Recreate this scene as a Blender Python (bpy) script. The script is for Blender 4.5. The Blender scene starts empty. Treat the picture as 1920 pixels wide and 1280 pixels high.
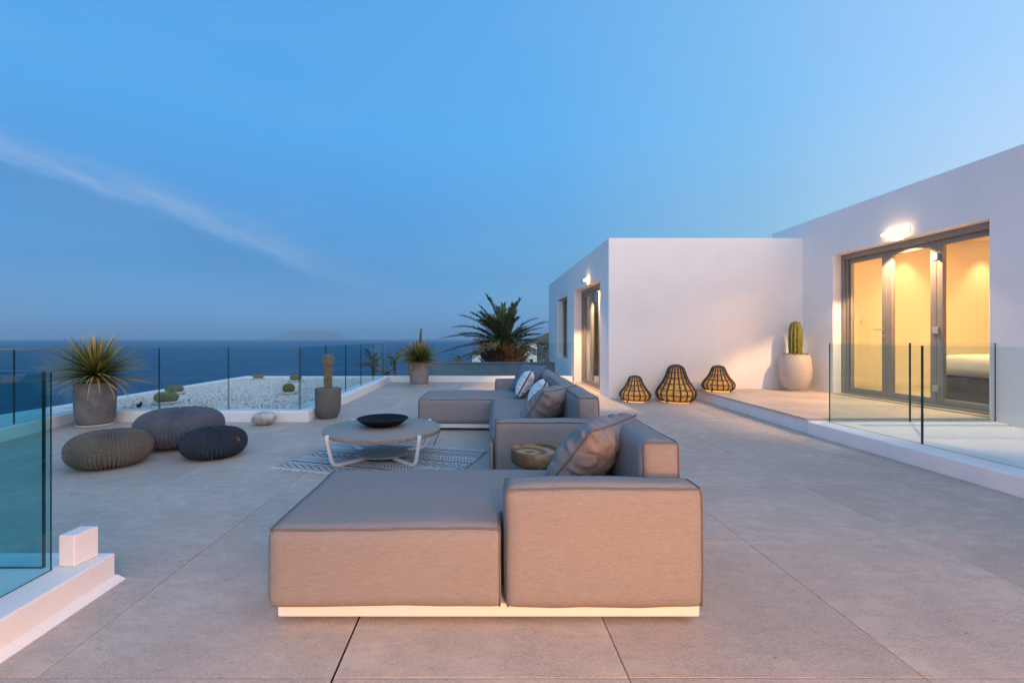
import bpy, math, random
import numpy as np
from mathutils import Vector, Matrix, noise
random.seed(7); rng = np.random.default_rng(7)
S = bpy.context.scene
COL = S.collection
R = math.radians
# ------------------------------------------------------------------ camera
H = 1.15; F = 845.0; FL = F; PX0 = 900.0; PY0 = 635.0
cam = bpy.data.cameras.new('camera'); cam.sensor_width = 36; cam.lens = 36*F/1920
cam.shift_x = 60/1920; cam.shift_y = -5/1920; cam.clip_start = .05; cam.clip_end = 200000
camo = bpy.data.objects.new('camera', cam); COL.objects.link(camo)
camo.location = (0, 0, H); camo.rotation_euler = (R(90), 0, 0); S.camera = camo
S.view_settings.view_transform = 'Standard'; S.view_settings.look = 'None'
S.view_settings.gamma = 1; S.view_settings.exposure = 0
S.view_settings.use_curve_mapping = False
S.cycles.use_denoising = True
S.cycles.max_bounces = 8; S.cycles.diffuse_bounces = 4; S.cycles.glossy_bounces = 3
S.cycles.transparent_max_bounces = 24; S.cycles.sample_clamp_indirect = 6
S.cycles.caustics_reflective = False; S.cycles.caustics_refractive = False

# ------------------------------------------------------------------ node helpers
class NT:
    def __init__(s, tree): s.t = tree; s.n = tree.nodes; s.l = tree.links
    def new(s, kind, **kw):
        n = s.n.new(kind)
        for k, v in kw.items(): setattr(n, k, v)
        return n
    def link(s, a, b): s.l.new(a, b)
    def put(s, sock, v):
        if hasattr(v, 'is_output') or isinstance(v, bpy.types.NodeSocket): s.l.new(v, sock)
        else: sock.default_value = v
    def m(s, op, a, b=0.0, c=0.0, clamp=False):
        n = s.new('ShaderNodeMath', operation=op); n.use_clamp = clamp
        s.put(n.inputs[0], a); s.put(n.inputs[1], b)
        if op in ('MULTIPLY_ADD',): s.put(n.inputs[2], c)
        return n.outputs[0]
    def ramp(s, f, stops, interp='LINEAR'):
        n = s.new('ShaderNodeValToRGB'); cr = n.color_ramp; cr.interpolation = interp
        while len(cr.elements) < len(stops): cr.elements.new(.5)
        for e, (p, c) in zip(cr.elements, stops):
            e.position = p; e.color = (*c, 1) if len(c) == 3 else c
        s.put(n.inputs[0], f); return n.outputs[0]
    def mix(s, f, a, b, mode='MIX'):
        n = s.new('ShaderNodeMix', data_type='RGBA', blend_type=mode)
        s.put(n.inputs['Factor'], f)
        for nm, v in (('A', a), ('B', b)):
            sock = [i for i in n.inputs if i.name == nm and i.type == 'RGBA'][0]
            if isinstance(v, tuple) and len(v) == 3: v = (*v, 1)
            s.put(sock, v)
        return [o for o in n.outputs if o.type == 'RGBA'][0]
    def smooth(s, x, a, b):
        n = s.new('ShaderNodeMapRange', interpolation_type='SMOOTHSTEP')
        s.put(n.inputs[0], x); n.inputs[1].default_value = a; n.inputs[2].default_value = b
        return n.outputs[0]

def sky_world():
    w = bpy.data.worlds.new('World'); S.world = w; w.use_nodes = True
    T = NT(w.node_tree); T.n.clear()
    out = T.new('ShaderNodeOutputWorld'); bg = T.new('ShaderNodeBackground')
    T.link(bg.outputs[0], out.inputs[0]); bg.inputs[1].default_value = 1.0
    tc = T.new('ShaderNodeTexCoord'); sep = T.new('ShaderNodeSeparateXYZ'); T.link(tc.outputs['Generated'], sep.inputs[0])
    x, y, z = sep.outputs
    # clear twilight blue by height above the horizon
    base = T.ramp(z, [(0, (.22, .46, .80)), (.05, (.165, .41, .75)), (.14, (.098, .34, .71)), (.26, (.090, .355, .79)), (.40, (.092, .405, .89)), (.60, (.09, .37, .84)), (1, (.09, .33, .72))])
    # afterglow of the sunken sun, behind and to the right of the view
    dn = T.new('ShaderNodeVectorMath', operation='DOT_PRODUCT'); T.link(tc.outputs['Generated'], dn.inputs[0]); dn.inputs[1].default_value = Vector((.74, -.67, .08)).normalized()
    D = T.m('MULTIPLY_ADD', dn.outputs['Value'], .5, .5)
    glow = T.ramp(D, [(0, (0, 0, 0)), (.12, (.004, .010, .006)), (.26, (.030, .052, .026)), (.42, (.12, .145, .06)), (.60, (.33, .30, .19)), (.8, (.95, .78, .62)), (1, (1.6, 1.2, .92))])
    fall = T.ramp(z, [(0, (1, 1, 1)), (.18, (.95, .95, .95)), (.40, (.55, .55, .55)), (.7, (.42, .42, .42)), (1, (.32, .32, .32))])
    g2 = T.mix(1.0, glow, fall, 'MULTIPLY')
    sc = T.new('ShaderNodeVectorMath', operation='SCALE'); T.link(g2, sc.inputs[0]); sc.inputs['Scale'].default_value = GLOW
    col = T.mix(1.0, base, sc.outputs[0], 'ADD')
    # one long wisp of cloud low in the north west
    ys = T.m('MAXIMUM', y, .02); u = T.m('DIVIDE', x, ys); v = T.m('DIVIDE', z, ys)
    p0 = (-1.10, .418); p1 = (-.33, .134); L = math.hypot(p1[0]-p0[0], p1[1]-p0[1]); d = ((p1[0]-p0[0])/L, (p1[1]-p0[1])/L); n = (-d[1], d[0])
    uu = T.m('SUBTRACT', u, p0[0]); vv = T.m('SUBTRACT', v, p0[1])
    t = T.m('ADD', T.m('MULTIPLY', uu, d[0]), T.m('MULTIPLY', vv, d[1]))
    s_ = T.m('ADD', T.m('MULTIPLY', uu, n[0]), T.m('MULTIPLY', vv, n[1]))
    cv = T.new('ShaderNodeCombineXYZ'); T.put(cv.inputs[0], T.m('MULTIPLY', t, 3.0)); T.put(cv.inputs[1], T.m('MULTIPLY', s_, 26.0))
    nz = T.new('ShaderNodeTexNoise'); nz.inputs['Scale'].default_value = 1.6; nz.inputs['Detail'].default_value = 7; nz.inputs['Roughness'].default_value = .6; T.link(cv.outputs[0], nz.inputs['Vector'])
    cw = T.new('ShaderNodeCombineXYZ'); T.put(cw.inputs[0], T.m('MULTIPLY', t, 2.2)); cw.inputs[1].default_value = 4.3
    nw = T.new('ShaderNodeTexNoise'); nw.inputs['Scale'].default_value = 1.5; T.link(cw.outputs[0], nw.inputs['Vector'])
    s2 = T.m('ADD', s_, T.m('MULTIPLY', T.m('SUBTRACT', nw.outputs[0], .5), .05))
    s2 = T.m('ADD', s2, T.m('MULTIPLY', T.m('SUBTRACT', nz.outputs[0], .5), .022))
    up = T.m('MULTIPLY', T.smooth(s2, -.010, .012), T.m('SUBTRACT', 1.0, T.smooth(s2, .012, .085)))
    lo = T.m('MULTIPLY', T.smooth(s2, -.14, -.01), T.m('SUBTRACT', 1.0, T.smooth(s2, -.012, .006)))
    taper = T.m('MULTIPLY', T.m('SUBTRACT', 1.0, T.smooth(t, .45, 1.1)), T.smooth(t, -1.2, -.2))
    front = T.smooth(y, .05, .3)
    streak = T.smooth(nz.outputs[0], .22, .72)
    fu = T.m('MULTIPLY', T.m('MULTIPLY', up, taper), T.m('MULTIPLY', front, T.m('MULTIPLY', streak, .72)))
    fl = T.m('MULTIPLY', T.m('MULTIPLY', lo, taper), T.m('MULTIPLY', front, .5))
    col = T.mix(fu, col, (.36, .50, .73)); col = T.mix(fl, col, (.085, .265, .56))
    # broad soft veils
    mp = T.new('ShaderNodeMapping'); mp.inputs['Scale'].default_value = (1.2, 1.2, 5); T.link(tc.outputs['Generated'], mp.inputs[0])
    nb = T.new('ShaderNodeTexNoise'); nb.inputs['Scale'].default_value = 2.0; nb.inputs['Detail'].default_value = 4; T.link(mp.outputs[0], nb.inputs['Vector'])
    col = T.mix(T.m('MULTIPLY', T.smooth(nb.outputs[0], .45, .8), .16), col, (.30, .47, .78))
    below = T.m('SUBTRACT', 1.0, T.smooth(z, -.03, -.005))
    col = T.mix(below, col, (.03, .09, .18))
    T.link(col, bg.inputs[0])
GLOW = 1.9
HAZE = 5.2e-5
sky_world()

# ------------------------------------------------------------------ materials
def mat(name, col, rough=.6, spec=.4, var=.0, vscale=8, bump=0, bscale=40, metal=0, stretch=None, rand=0, fine=0, fscale=200, detail=4):
    m = bpy.data.materials.new(name); m.use_nodes = True; T = NT(m.node_tree)
    b = T.n['Principled BSDF']; b.inputs['Roughness'].default_value = rough; b.inputs['Metallic'].default_value = metal
    b.inputs['Specular IOR Level'].default_value = spec
    b.inputs['Base Color'].default_value = (*col, 1)
    tc = T.new('ShaderNodeTexCoord'); v = tc.outputs['Object']
    if rand:
        oi = T.new('ShaderNodeObjectInfo'); sc = T.new('ShaderNodeVectorMath', operation='MULTIPLY_ADD')
        cb = T.new('ShaderNodeCombineXYZ'); T.link(oi.outputs['Random'], cb.inputs[0]); T.link(oi.outputs['Random'], cb.inputs[1])
        T.link(cb.outputs[0], sc.inputs[0]); sc.inputs[1].default_value = (37, 91, 0); T.link(v, sc.inputs[2]); v = sc.outputs[0]
    if stretch:
        mp = T.new('ShaderNodeMapping'); mp.inputs['Scale'].default_value = stretch; T.link(v, mp.inputs[0]); vs = mp.outputs[0]
    else: vs = v
    c = None
    if var:
        n = T.new('ShaderNodeTexNoise'); n.inputs['Scale'].default_value = vscale; n.inputs['Detail'].default_value = detail; T.link(vs, n.inputs['Vector'])
        f = T.smooth(n.outputs[0], .28, .72)
        c = T.mix(f, tuple(k*(1-var) for k in col), tuple(min(1, k*(1+var)) for k in col))
    if fine:
        n2 = T.new('ShaderNodeTexNoise'); n2.inputs['Scale'].default_value = fscale; n2.inputs['Detail'].default_value = 2; T.link(v, n2.inputs['Vector'])
        f2 = T.smooth(n2.outputs[0], .3, .7)
        g = T.mix(f2, (1-fine,)*3, (1+fine,)*3); c = T.mix(1.0, c if c else (*col, 1), g, 'MULTIPLY')
    if rand:
        g = T.m('MULTIPLY_ADD', oi.outputs['Random'], 2*rand, 1-rand); cc = T.new('ShaderNodeVectorMath', operation='SCALE')
        T.put(cc.inputs[0], c if c else (*col,)); T.put(cc.inputs['Scale'], g); c = cc.outputs[0]
    if c: T.link(c, b.inputs['Base Color'])
    if bump:
        n3 = T.new('ShaderNodeTexNoise'); n3.inputs['Scale'].default_value = bscale; n3.inputs['Detail'].default_value = 4; T.link(vs, n3.inputs['Vector'])
        bp = T.new('ShaderNodeBump'); bp.inputs['Strength'].default_value = bump; bp.inputs['Distance'].default_value = .01
        T.link(n3.outputs[0], bp.inputs['Height']); T.link(bp.outputs[0], b.inputs['Normal'])
    return m
def emat(name, col, strength):
    m = bpy.data.materials.new(name); m.use_nodes = True; T = NT(m.node_tree); T.n.clear()
    o = T.new('ShaderNodeOutputMaterial'); e = T.new('ShaderNodeEmission'); e.inputs[0].default_value = (*col, 1); e.inputs[1].default_value = strength
    T.link(e.outputs[0], o.inputs[0]); return m
def glass(name, tint, gl=1.0):
    m = bpy.data.materials.new(name); m.use_nodes = True; T = NT(m.node_tree); T.n.clear()
    o = T.new('ShaderNodeOutputMaterial'); tr = T.new('ShaderNodeBsdfTransparent'); tr.inputs[0].default_value = (*tint, 1)
    g = T.new('ShaderNodeBsdfGlossy'); g.inputs['Roughness'].default_value = .0; g.inputs[0].default_value = (.9, 1, 1, 1)
    lw = T.new('ShaderNodeLayerWeight'); lw.inputs[0].default_value = .5
    mx = T.new('ShaderNodeMixShader'); T.put(mx.inputs[0], T.m('MULTIPLY', T.m('MULTIPLY_ADD', T.m('POWER', lw.outputs['Facing'], 5.0), .9, .035), gl, clamp=True)); T.link(tr.outputs[0], mx.inputs[1]); T.link(g.outputs[0], mx.inputs[2])
    T.link(mx.outputs[0], o.inputs[0]); return m
M = {}
M['plaster'] = mat('white_plaster', (.86, .845, .83), .75, .25, var=.03, vscale=1.1, bump=.22, bscale=5, fine=.015, fscale=60)
M['kerb'] = mat('white_kerb_paint', (.86, .85, .84), .6, .3, var=.03, vscale=4, bump=.06, bscale=20, fine=.02, fscale=90)
M['grout'] = mat('joint_sand', (.12, .115, .11), .9, .1, var=.25, vscale=5)
M['dark_joint'] = mat('open_joint', (.01, .01, .012), .9, .1)
M['fabric'] = mat('heathered_grey_fabric', (.282, .264, .262), .92, .12, var=.085, vscale=1.0, stretch=(26, 300, 300), bump=.25, bscale=2.0, fine=.08, fscale=260, detail=3)
M['piping'] = mat('grey_piping', (.17, .16, .165), .9, .1)
M['fabric_dark'] = mat('slate_pillow_fabric', (.13, .18, .25), .92, .12, var=.12, vscale=1.0, stretch=(30, 250, 250), bump=.2, bscale=2)
M['fabric_pale'] = mat('grey_pillow_fabric', (.265, .25, .255), .92, .12, var=.13, vscale=1.0, stretch=(250, 250, 30), bump=.2, bscale=2)
M['white_fabric'] = mat('white_pillow_fabric', (.72, .73, .74), .9, .1, var=.05, vscale=60, bump=.1, bscale=150)
M['black_cord'] = mat('black_cord', (.015, .015, .015), .8, .2)
M['white_metal'] = mat('white_powder_coat', (.80, .79, .77), .42, .4, var=.02, vscale=12)
M['taupe_frame'] = mat('taupe_aluminium', (.25, .228, .20), .42, .5, var=.05, vscale=6)
M['steel'] = mat('satin_steel', (.55, .54, .52), .3, .5, metal=.9)
M['black'] = mat('matt_black', (.012, .012, .014), .45, .4)
M['bowl'] = mat('burnt_black_iron', (.008, .008, .010), .7, .15)
M['granite'] = mat('speckled_terrazzo', (.32, .27, .23), .45, .4, var=.22, vscale=70, fine=.22, fscale=170, bump=.03, bscale=80)
M['shelf'] = mat('grey_lacquered_shelf', (.42, .40, .38), .5, .4, fine=.08, fscale=150)
M['concrete_pot'] = mat('brown_concrete', (.17, .155, .15), .7, .3, var=.22, vscale=7, fine=.12, fscale=60, bump=.12, bscale=25)
M['green_pot'] = mat('ribbed_grey_concrete', (.13, .13, .115), .75, .25, var=.15, vscale=1.6, stretch=(9, 9, 45), bump=.25, bscale=4, fine=.2, fscale=120)
M['taupe_pot'] = mat('taupe_glazed_pot', (.27, .235, .225), .6, .35, var=.12, vscale=6, fine=.08, fscale=80)
M['pale_pot'] = mat('pale_clay', (.50, .44, .405), .65, .3, var=.06, vscale=1.5, stretch=(3, 3, 20), fine=.03, fscale=60)
M['saucer'] = mat('pale_saucer', (.60, .57, .53), .6, .3, var=.08, vscale=9)
M['soil'] = mat('dark_soil', (.05, .045, .04), .95, .1, var=.4, vscale=40, bump=.6, bscale=60)
M['pebble'] = mat('grey_pebbles', (.20, .19, .18), .8, .3, var=.3, vscale=20)
M['white_gravel'] = mat('white_marble_chips', (.68, .68, .67), .75, .3, var=.25, vscale=38)
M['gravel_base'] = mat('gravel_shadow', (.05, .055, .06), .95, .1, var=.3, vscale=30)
M['rock'] = mat('speckled_beach_stone', (.47, .44, .40), .7, .3, var=.25, vscale=12, fine=.22, fscale=70, bump=.1, bscale=40)
M['cactus'] = mat('cactus_green', (.20, .19, .04), .6, .3, var=.25, vscale=18)
M['cactus_grey'] = mat('cactus_woolly', (.17, .15, .10), .8, .2, var=.3, vscale=30)
M['spine'] = mat('pale_spines', (.50, .42, .28), .6, .2)
M['spine_grey'] = mat('grey_spines', (.55, .50, .45), .6, .2)
M['ball_cactus'] = mat('ball_cactus', (.16, .165, .065), .7, .2, var=.3, vscale=30)
M['wood'] = None
M['leather'] = mat('tan_leather', (.35, .10, .045), .6, .3)
M['rattan'] = mat('dark_rattan', (.085, .062, .05), .7, .3, var=.3, vscale=40)
M['bark'] = mat('palm_bark', (.11, .06, .035), .85, .1, var=.4, vscale=14, bump=.5, bscale=20)
M['trunk'] = mat('yucca_trunk', (.24, .15, .07), .85, .1, var=.5, vscale=45, bump=.6, bscale=50)
M['flower'] = mat('flower_spike', (.16, .15, .06), .8, .2, var=.5, vscale=40)
M['interior'] = mat('interior_plaster', (.78, .70, .58), .8, .2, var=.01, vscale=2)
M['interior_floor'] = mat('interior_floor', (.45, .38, .30), .4, .4, var=.05, vscale=3)
M['linen'] = mat('bed_linen', (.72, .66, .58), .9, .1, var=.04, vscale=8)
M['bed_base'] = mat('brown_bed_base', (.07, .055, .05), .8, .2, var=.15, vscale=20)
M['curtain'] = mat('sand_curtain', (.46, .33, .22), .9, .1, var=.08, vscale=10)
M['garden_wall'] = mat('blue_grey_render', (.18, .24, .28), .8, .2, var=.08, vscale=2)
M['land'] = mat('dry_hillside', (.22, .17, .11), .95, .1, var=.45, vscale=.35)
M['scrub'] = mat('dark_scrub', (.05, .06, .035), .95, .1, var=.4, vscale=.4)
M['far_land'] = mat('far_headland', (.20, .16, .10), .95, .1, var=.4, vscale=.02)
M['glass'] = glass('railing_glass', (.90, .955, .955), .7)
M['glass_clear'] = glass('clear_railing_glass', (.90, .95, .95), .3)
M['glass_side'] = glass('side_railing_glass', (.80, .90, .915), .12)
M['glass_teal'] = glass('tinted_railing_glass', (.70, .89, .905), .8)
M['pane'] = glass('window_glass', (.96, .97, .96), 1.0)
M['glass_edge'] = mat('dark_glass_edge', (.006, .03, .036), .15, .5)
M['glass_top'] = mat('pale_glass_edge', (.07, .19, .20), .25, .5)
M['hinge'] = mat('pale_metal_hinge', (.50, .47, .44), .4, .5, metal=.3)

def tile_material():
    m = bpy.data.materials.new('honed_grey_stone'); m.use_nodes = True; T = NT(m.node_tree); b = T.n['Principled BSDF']
    tc = T.new('ShaderNodeTexCoord'); oi = T.new('ShaderNodeObjectInfo')
    cb = T.new('ShaderNodeCombineXYZ'); T.put(cb.inputs[0], T.m('MULTIPLY', oi.outputs['Random'], 61.0)); T.put(cb.inputs[1], T.m('MULTIPLY', oi.outputs['Random'], 173.0))
    ad = T.new('ShaderNodeVectorMath', operation='ADD'); T.link(tc.outputs['Object'], ad.inputs[0]); T.link(cb.outputs[0], ad.inputs[1]); v = ad.outputs[0]
    def nz(scale, det, rough=.5, st=None):
        vv = v
        if st: mp = T.new('ShaderNodeMapping'); mp.inputs['Scale'].default_value = st; mp.inputs['Rotation'].default_value = (0, 0, R(24)); T.link(v, mp.inputs[0]); vv = mp.outputs[0]
        n = T.new('ShaderNodeTexNoise'); n.inputs['Scale'].default_value = scale; n.inputs['Detail'].default_value = det; n.inputs['Roughness'].default_value = rough; T.link(vv, n.inputs['Vector']); return n.outputs[0]
    big = T.smooth(nz(1.6, 6, .65), .32, .68); mid = T.smooth(nz(7, 8, .78, (1, 2.0, 1)), .38, .62); fine = T.smooth(nz(85, 4, .7, (1, 1.8, 1)), .40, .60)
    c = T.mix(big, (.425, .348, .30), (.57, .468, .395))
    c = T.mix(T.m('MULTIPLY', mid, .5), c, (.32, .272, .245))
    c = T.mix(T.m('MULTIPLY', fine, .42), c, (.66, .57, .50))
    pits = T.smooth(nz(17, 7, .9, (1, 2.6, 1)), .585, .66)
    c = T.mix(T.m('MULTIPLY', pits, .7), c, (.15, .12, .10))
    stain = T.smooth(nz(3.1, 7, .78), .60, .70)
    c = T.mix(T.m('MULTIPLY', stain, .38), c, (.25, .20, .17))
    pale = T.smooth(nz(2.3, 5, .7, (1, 2, 1)), .62, .74)
    c = T.mix(T.m('MULTIPLY', pale, .22), c, (.60, .54, .48))
    sc = T.new('ShaderNodeVectorMath', operation='SCALE'); T.link(c, sc.inputs[0]); T.put(sc.inputs['Scale'], T.m('MULTIPLY_ADD', oi.outputs['Random'], .14, .93))
    T.link(sc.outputs[0], b.inputs['Base Color']); T.put(b.inputs['Roughness'], T.m('MULTIPLY_ADD', mid, .15, .5)); b.inputs['Specular IOR Level'].default_value = .35
    bp = T.new('ShaderNodeBump'); bp.inputs['Strength'].default_value = .35; bp.inputs['Distance'].default_value = .004
    T.put(bp.inputs['Height'], T.m('ADD', T.m('MULTIPLY', fine, .5), T.m('SUBTRACT', mid, pits))); T.link(bp.outputs[0], b.inputs['Normal'])
    return m
M['tile'] = tile_material()
def wood_material():
    m = bpy.data.materials.new('raw_teak'); m.use_nodes = True; T = NT(m.node_tree); b = T.n['Principled BSDF']
    tc = T.new('ShaderNodeTexCoord'); mp = T.new('ShaderNodeMapping'); mp.inputs['Location'].default_value = (.05, .03, 0); T.link(tc.outputs['Object'], mp.inputs[0])
    w = T.new('ShaderNodeTexWave', wave_type='RINGS', rings_direction='Z'); w.inputs['Scale'].default_value = 3.2; w.inputs['Distortion'].default_value = 1.6; w.inputs['Detail'].default_value = 4; w.inputs['Detail Scale'].default_value = 2; T.link(mp.outputs[0], w.inputs['Vector'])
    c = T.ramp(w.outputs[0], [(0, (.17, .075, .028)), (.5, (.34, .18, .08)), (1, (.50, .32, .18))]); n5 = T.new('ShaderNodeTexNoise'); n5.inputs['Scale'].default_value = 9; n5.inputs['Detail'].default_value = 5; T.link(tc.outputs['Object'], n5.inputs['Vector']); c = T.mix(T.m('MULTIPLY', T.smooth(n5.outputs[0], .48, .66), .75), c, (.10, .045, .018)); T.link(c, b.inputs['Base Color']); b.inputs['Roughness'].default_value = .55
    return m
M['wood'] = wood_material()
def leaf_material(name, stops):
    m = bpy.data.materials.new(name); m.use_nodes = True; T = NT(m.node_tree); b = T.n['Principled BSDF']
    tc = T.new('ShaderNodeTexCoord'); sep = T.new('ShaderNodeSeparateXYZ'); T.link(tc.outputs['Object'], sep.inputs[0])
    oi = T.new('ShaderNodeObjectInfo'); ln = T.new('ShaderNodeVectorMath', operation='LENGTH'); T.link(tc.outputs['Object'], ln.inputs[0])
    f = T.m('ADD', ln.outputs['Value'], T.m('MULTIPLY_ADD', oi.outputs['Random'], .5, -.32))
    T.link(T.ramp(f, stops), b.inputs['Base Color']); b.inputs['Roughness'].default_value = .5; b.inputs['Specular IOR Level'].default_value = .3
    return m
M['yucca'] = leaf_material('yucca_leaf', [(0, (.07, .10, .025)), (.25, (.16, .19, .055)), (.45, (.34, .30, .09)), (.62, (.62, .36, .12)), (.8, (.5, .25, .10))])
M['dead_leaf'] = mat('straw_leaf', (.42, .29, .15), .7, .2, var=.2, vscale=8)
M['palm'] = mat('palm_leaflet', (.085, .115, .05), .6, .3, var=.35, vscale=2)
M['palm_rib'] = mat('palm_midrib', (.26, .20, .12), .6, .3)
def sea_material():
    m = bpy.data.materials.new('sea_water'); m.use_nodes = True; T = NT(m.node_tree); b = T.n['Principled BSDF']
    b.inputs['Roughness'].default_value = .35; b.inputs['Specular IOR Level'].default_value = .35; b.inputs['IOR'].default_value = 1.33
    tc = T.new('ShaderNodeTexCoord'); 
    def nz(sc, st, det=5):
        mp = T.new('ShaderNodeMapping'); mp.inputs['Scale'].default_value = st; T.link(tc.outputs['Object'], mp.inputs[0])
        n = T.new('ShaderNodeTexNoise'); n.inputs['Scale'].default_value = sc; n.inputs['Detail'].default_value = det; n.inputs['Roughness'].default_value = .65; T.link(mp.outputs[0], n.inputs['Vector']); return n.outputs[0]
    a = nz(.010, (.22, 1, 1), 12); c = T.mix(T.smooth(a, .36, .64), (.003, .052, .135), (.010, .088, .20)); T.link(c, b.inputs['Base Color'])
    h = T.m('ADD', nz(.22, (.5, 1, 1), 8), T.m('MULTIPLY', nz(.03, (.4, 1, 1), 6), 3.0))
    bp = T.new('ShaderNodeBump'); bp.inputs['Strength'].default_value = 1.0; bp.inputs['Distance'].default_value = 5.0; T.link(h, bp.inputs['Height']); T.link(bp.outputs[0], b.inputs['Normal'])
    return m
M['sea'] = sea_material()
def rug_material():
    m = bpy.data.materials.new('woven_rug'); m.use_nodes = True; T = NT(m.node_tree); b = T.n['Principled BSDF']
    tc = T.new('ShaderNodeTexCoord'); sep = T.new('ShaderNodeSeparateXYZ'); T.link(tc.outputs['Object'], sep.inputs[0]); x, y, z = sep.outputs
    nn = T.new('ShaderNodeTexNoise'); nn.inputs['Scale'].default_value = 25; T.link(tc.outputs['Object'], nn.inputs['Vector'])
    y = T.m('ADD', y, T.m('MULTIPLY_ADD', nn.outputs[0], .012, -.006))
    P = .40; yp = T.m('DIVIDE', T.m('MODULO', T.m('ADD', y, P*6), P), P)  # repeat of the bands
    k = 2*math.pi/.058
    def tri(v, per): return T.m('PINGPONG', v, per)
    dx = T.m('DIVIDE', tri(x, .040), .040); dy = T.m('DIVIDE', tri(y, .030), .030)
    dia = T.m('ADD', dx, dy)                                # diamonds
    a = T.m('ABSOLUTE', T.m('SUBTRACT', dia, 1.0)); diam = T.m('LESS_THAN', a, .33)
    dot = T.m('LESS_THAN', T.m('ABSOLUTE', T.m('SUBTRACT', T.m('ABSOLUTE', T.m('SUBTRACT', dia, 1.0)), .88)), .16)
    diam = T.m('MAXIMUM', diam, dot)
    ex = T.m('DIVIDE', tri(x, .016), .016); comb = T.m('LESS_THAN', ex, .5)
    zig = T.m('LESS_THAN', T.m('ABSOLUTE', T.m('SUBTRACT', T.m('ADD', ex, T.m('DIVIDE', tri(y, .03), .03)), 1.0)), .3)
    K = (0, 0, 0); W = (1, 1, 1)
    mline = T.ramp(yp, [(0, K), (.02, W), (.06, K), (.40, W), (.44, K), (.50, W), (.60, K), (.70, W), (.73, K), (.93, W), (.96, K)], 'CONSTANT')
    mdia = T.ramp(yp, [(0, K), (.08, W), (.38, K)], 'CONSTANT')
    mcomb = T.ramp(yp, [(0, K), (.62, W), (.68, K)], 'CONSTANT')
    mzig = T.ramp(yp, [(0, K), (.75, W), (.91, K)], 'CONSTANT')
    f = T.m('MAXIMUM', T.m('MAXIMUM', mline, T.m('MULTIPLY', mdia, diam)), T.m('MAXIMUM', T.m('MULTIPLY', mcomb, comb), T.m('MULTIPLY', mzig, zig)))
    n2 = T.new('ShaderNodeTexNoise'); n2.inputs['Scale'].default_value = 60; n2.inputs['Detail'].default_value = 3; T.link(tc.outputs['Object'], n2.inputs['Vector'])
    f = T.m('MULTIPLY', f, T.m('MULTIPLY_ADD', n2.outputs[0], .5, .55, clamp=True))
    c = T.mix(f, (.76, .76, .77), (.022, .026, .04)); T.link(c, b.inputs['Base Color']); b.inputs['Roughness'].default_value = .95; b.inputs['Specular IOR Level'].default_value = .1
    bp = T.new('ShaderNodeBump'); bp.inputs['Strength'].default_value = .5; bp.inputs['Distance'].default_value = .004; T.put(bp.inputs['Height'], T.m('ADD', f, n2.outputs[0])); T.link(bp.outputs[0], b.inputs['Normal'])
    return m
M['rug'] = rug_material()
def weave_material(name, col):
    m = mat(name, col, .75, .25, var=.12, vscale=6, fine=.2, fscale=160); return m
M['weave_brown'] = weave_material('taupe_rope', (.135, .125, .108))
M['weave_blue'] = weave_material('slate_rope', (.105, .12, .155))
M['weave_black'] = weave_material('charcoal_rope', (.030, .042, .062))
def shade_material():
    m = bpy.data.materials.new('glowing_rope_shade'); m.use_nodes = True; T = NT(m.node_tree); b = T.n['Principled BSDF']
    tc = T.new('ShaderNodeTexCoord'); mp = T.new('ShaderNodeMapping'); mp.inputs['Scale'].default_value = (6, 6, 110); T.link(tc.outputs['Object'], mp.inputs[0])
    n = T.new('ShaderNodeTexNoise'); n.inputs['Scale'].default_value = 1; n.inputs['Detail'].default_value = 3; T.link(mp.outputs[0], n.inputs['Vector'])
    c = T.ramp(n.outputs[0], [(.3, (.14, .05, .01)), (.5, (.52, .25, .065)), (.72, (.85, .47, .15))])
    T.link(c, b.inputs['Base Color']); T.link(c, b.inputs['Emission Color']); b.inputs['Emission Strength'].default_value = .5; b.inputs['Roughness'].default_value = .9
    return m
M['shade'] = shade_material()
M['lamp_base'] = emat('lamp_base_glow', (1.0, .45, .12), 2.0)
M['bulb'] = emat('wall_lamp_glow', (1.0, .66, .34), 11)
M['bulb_in'] = emat('ceiling_spot_glow', (1.0, .8, .5), 10)

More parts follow.
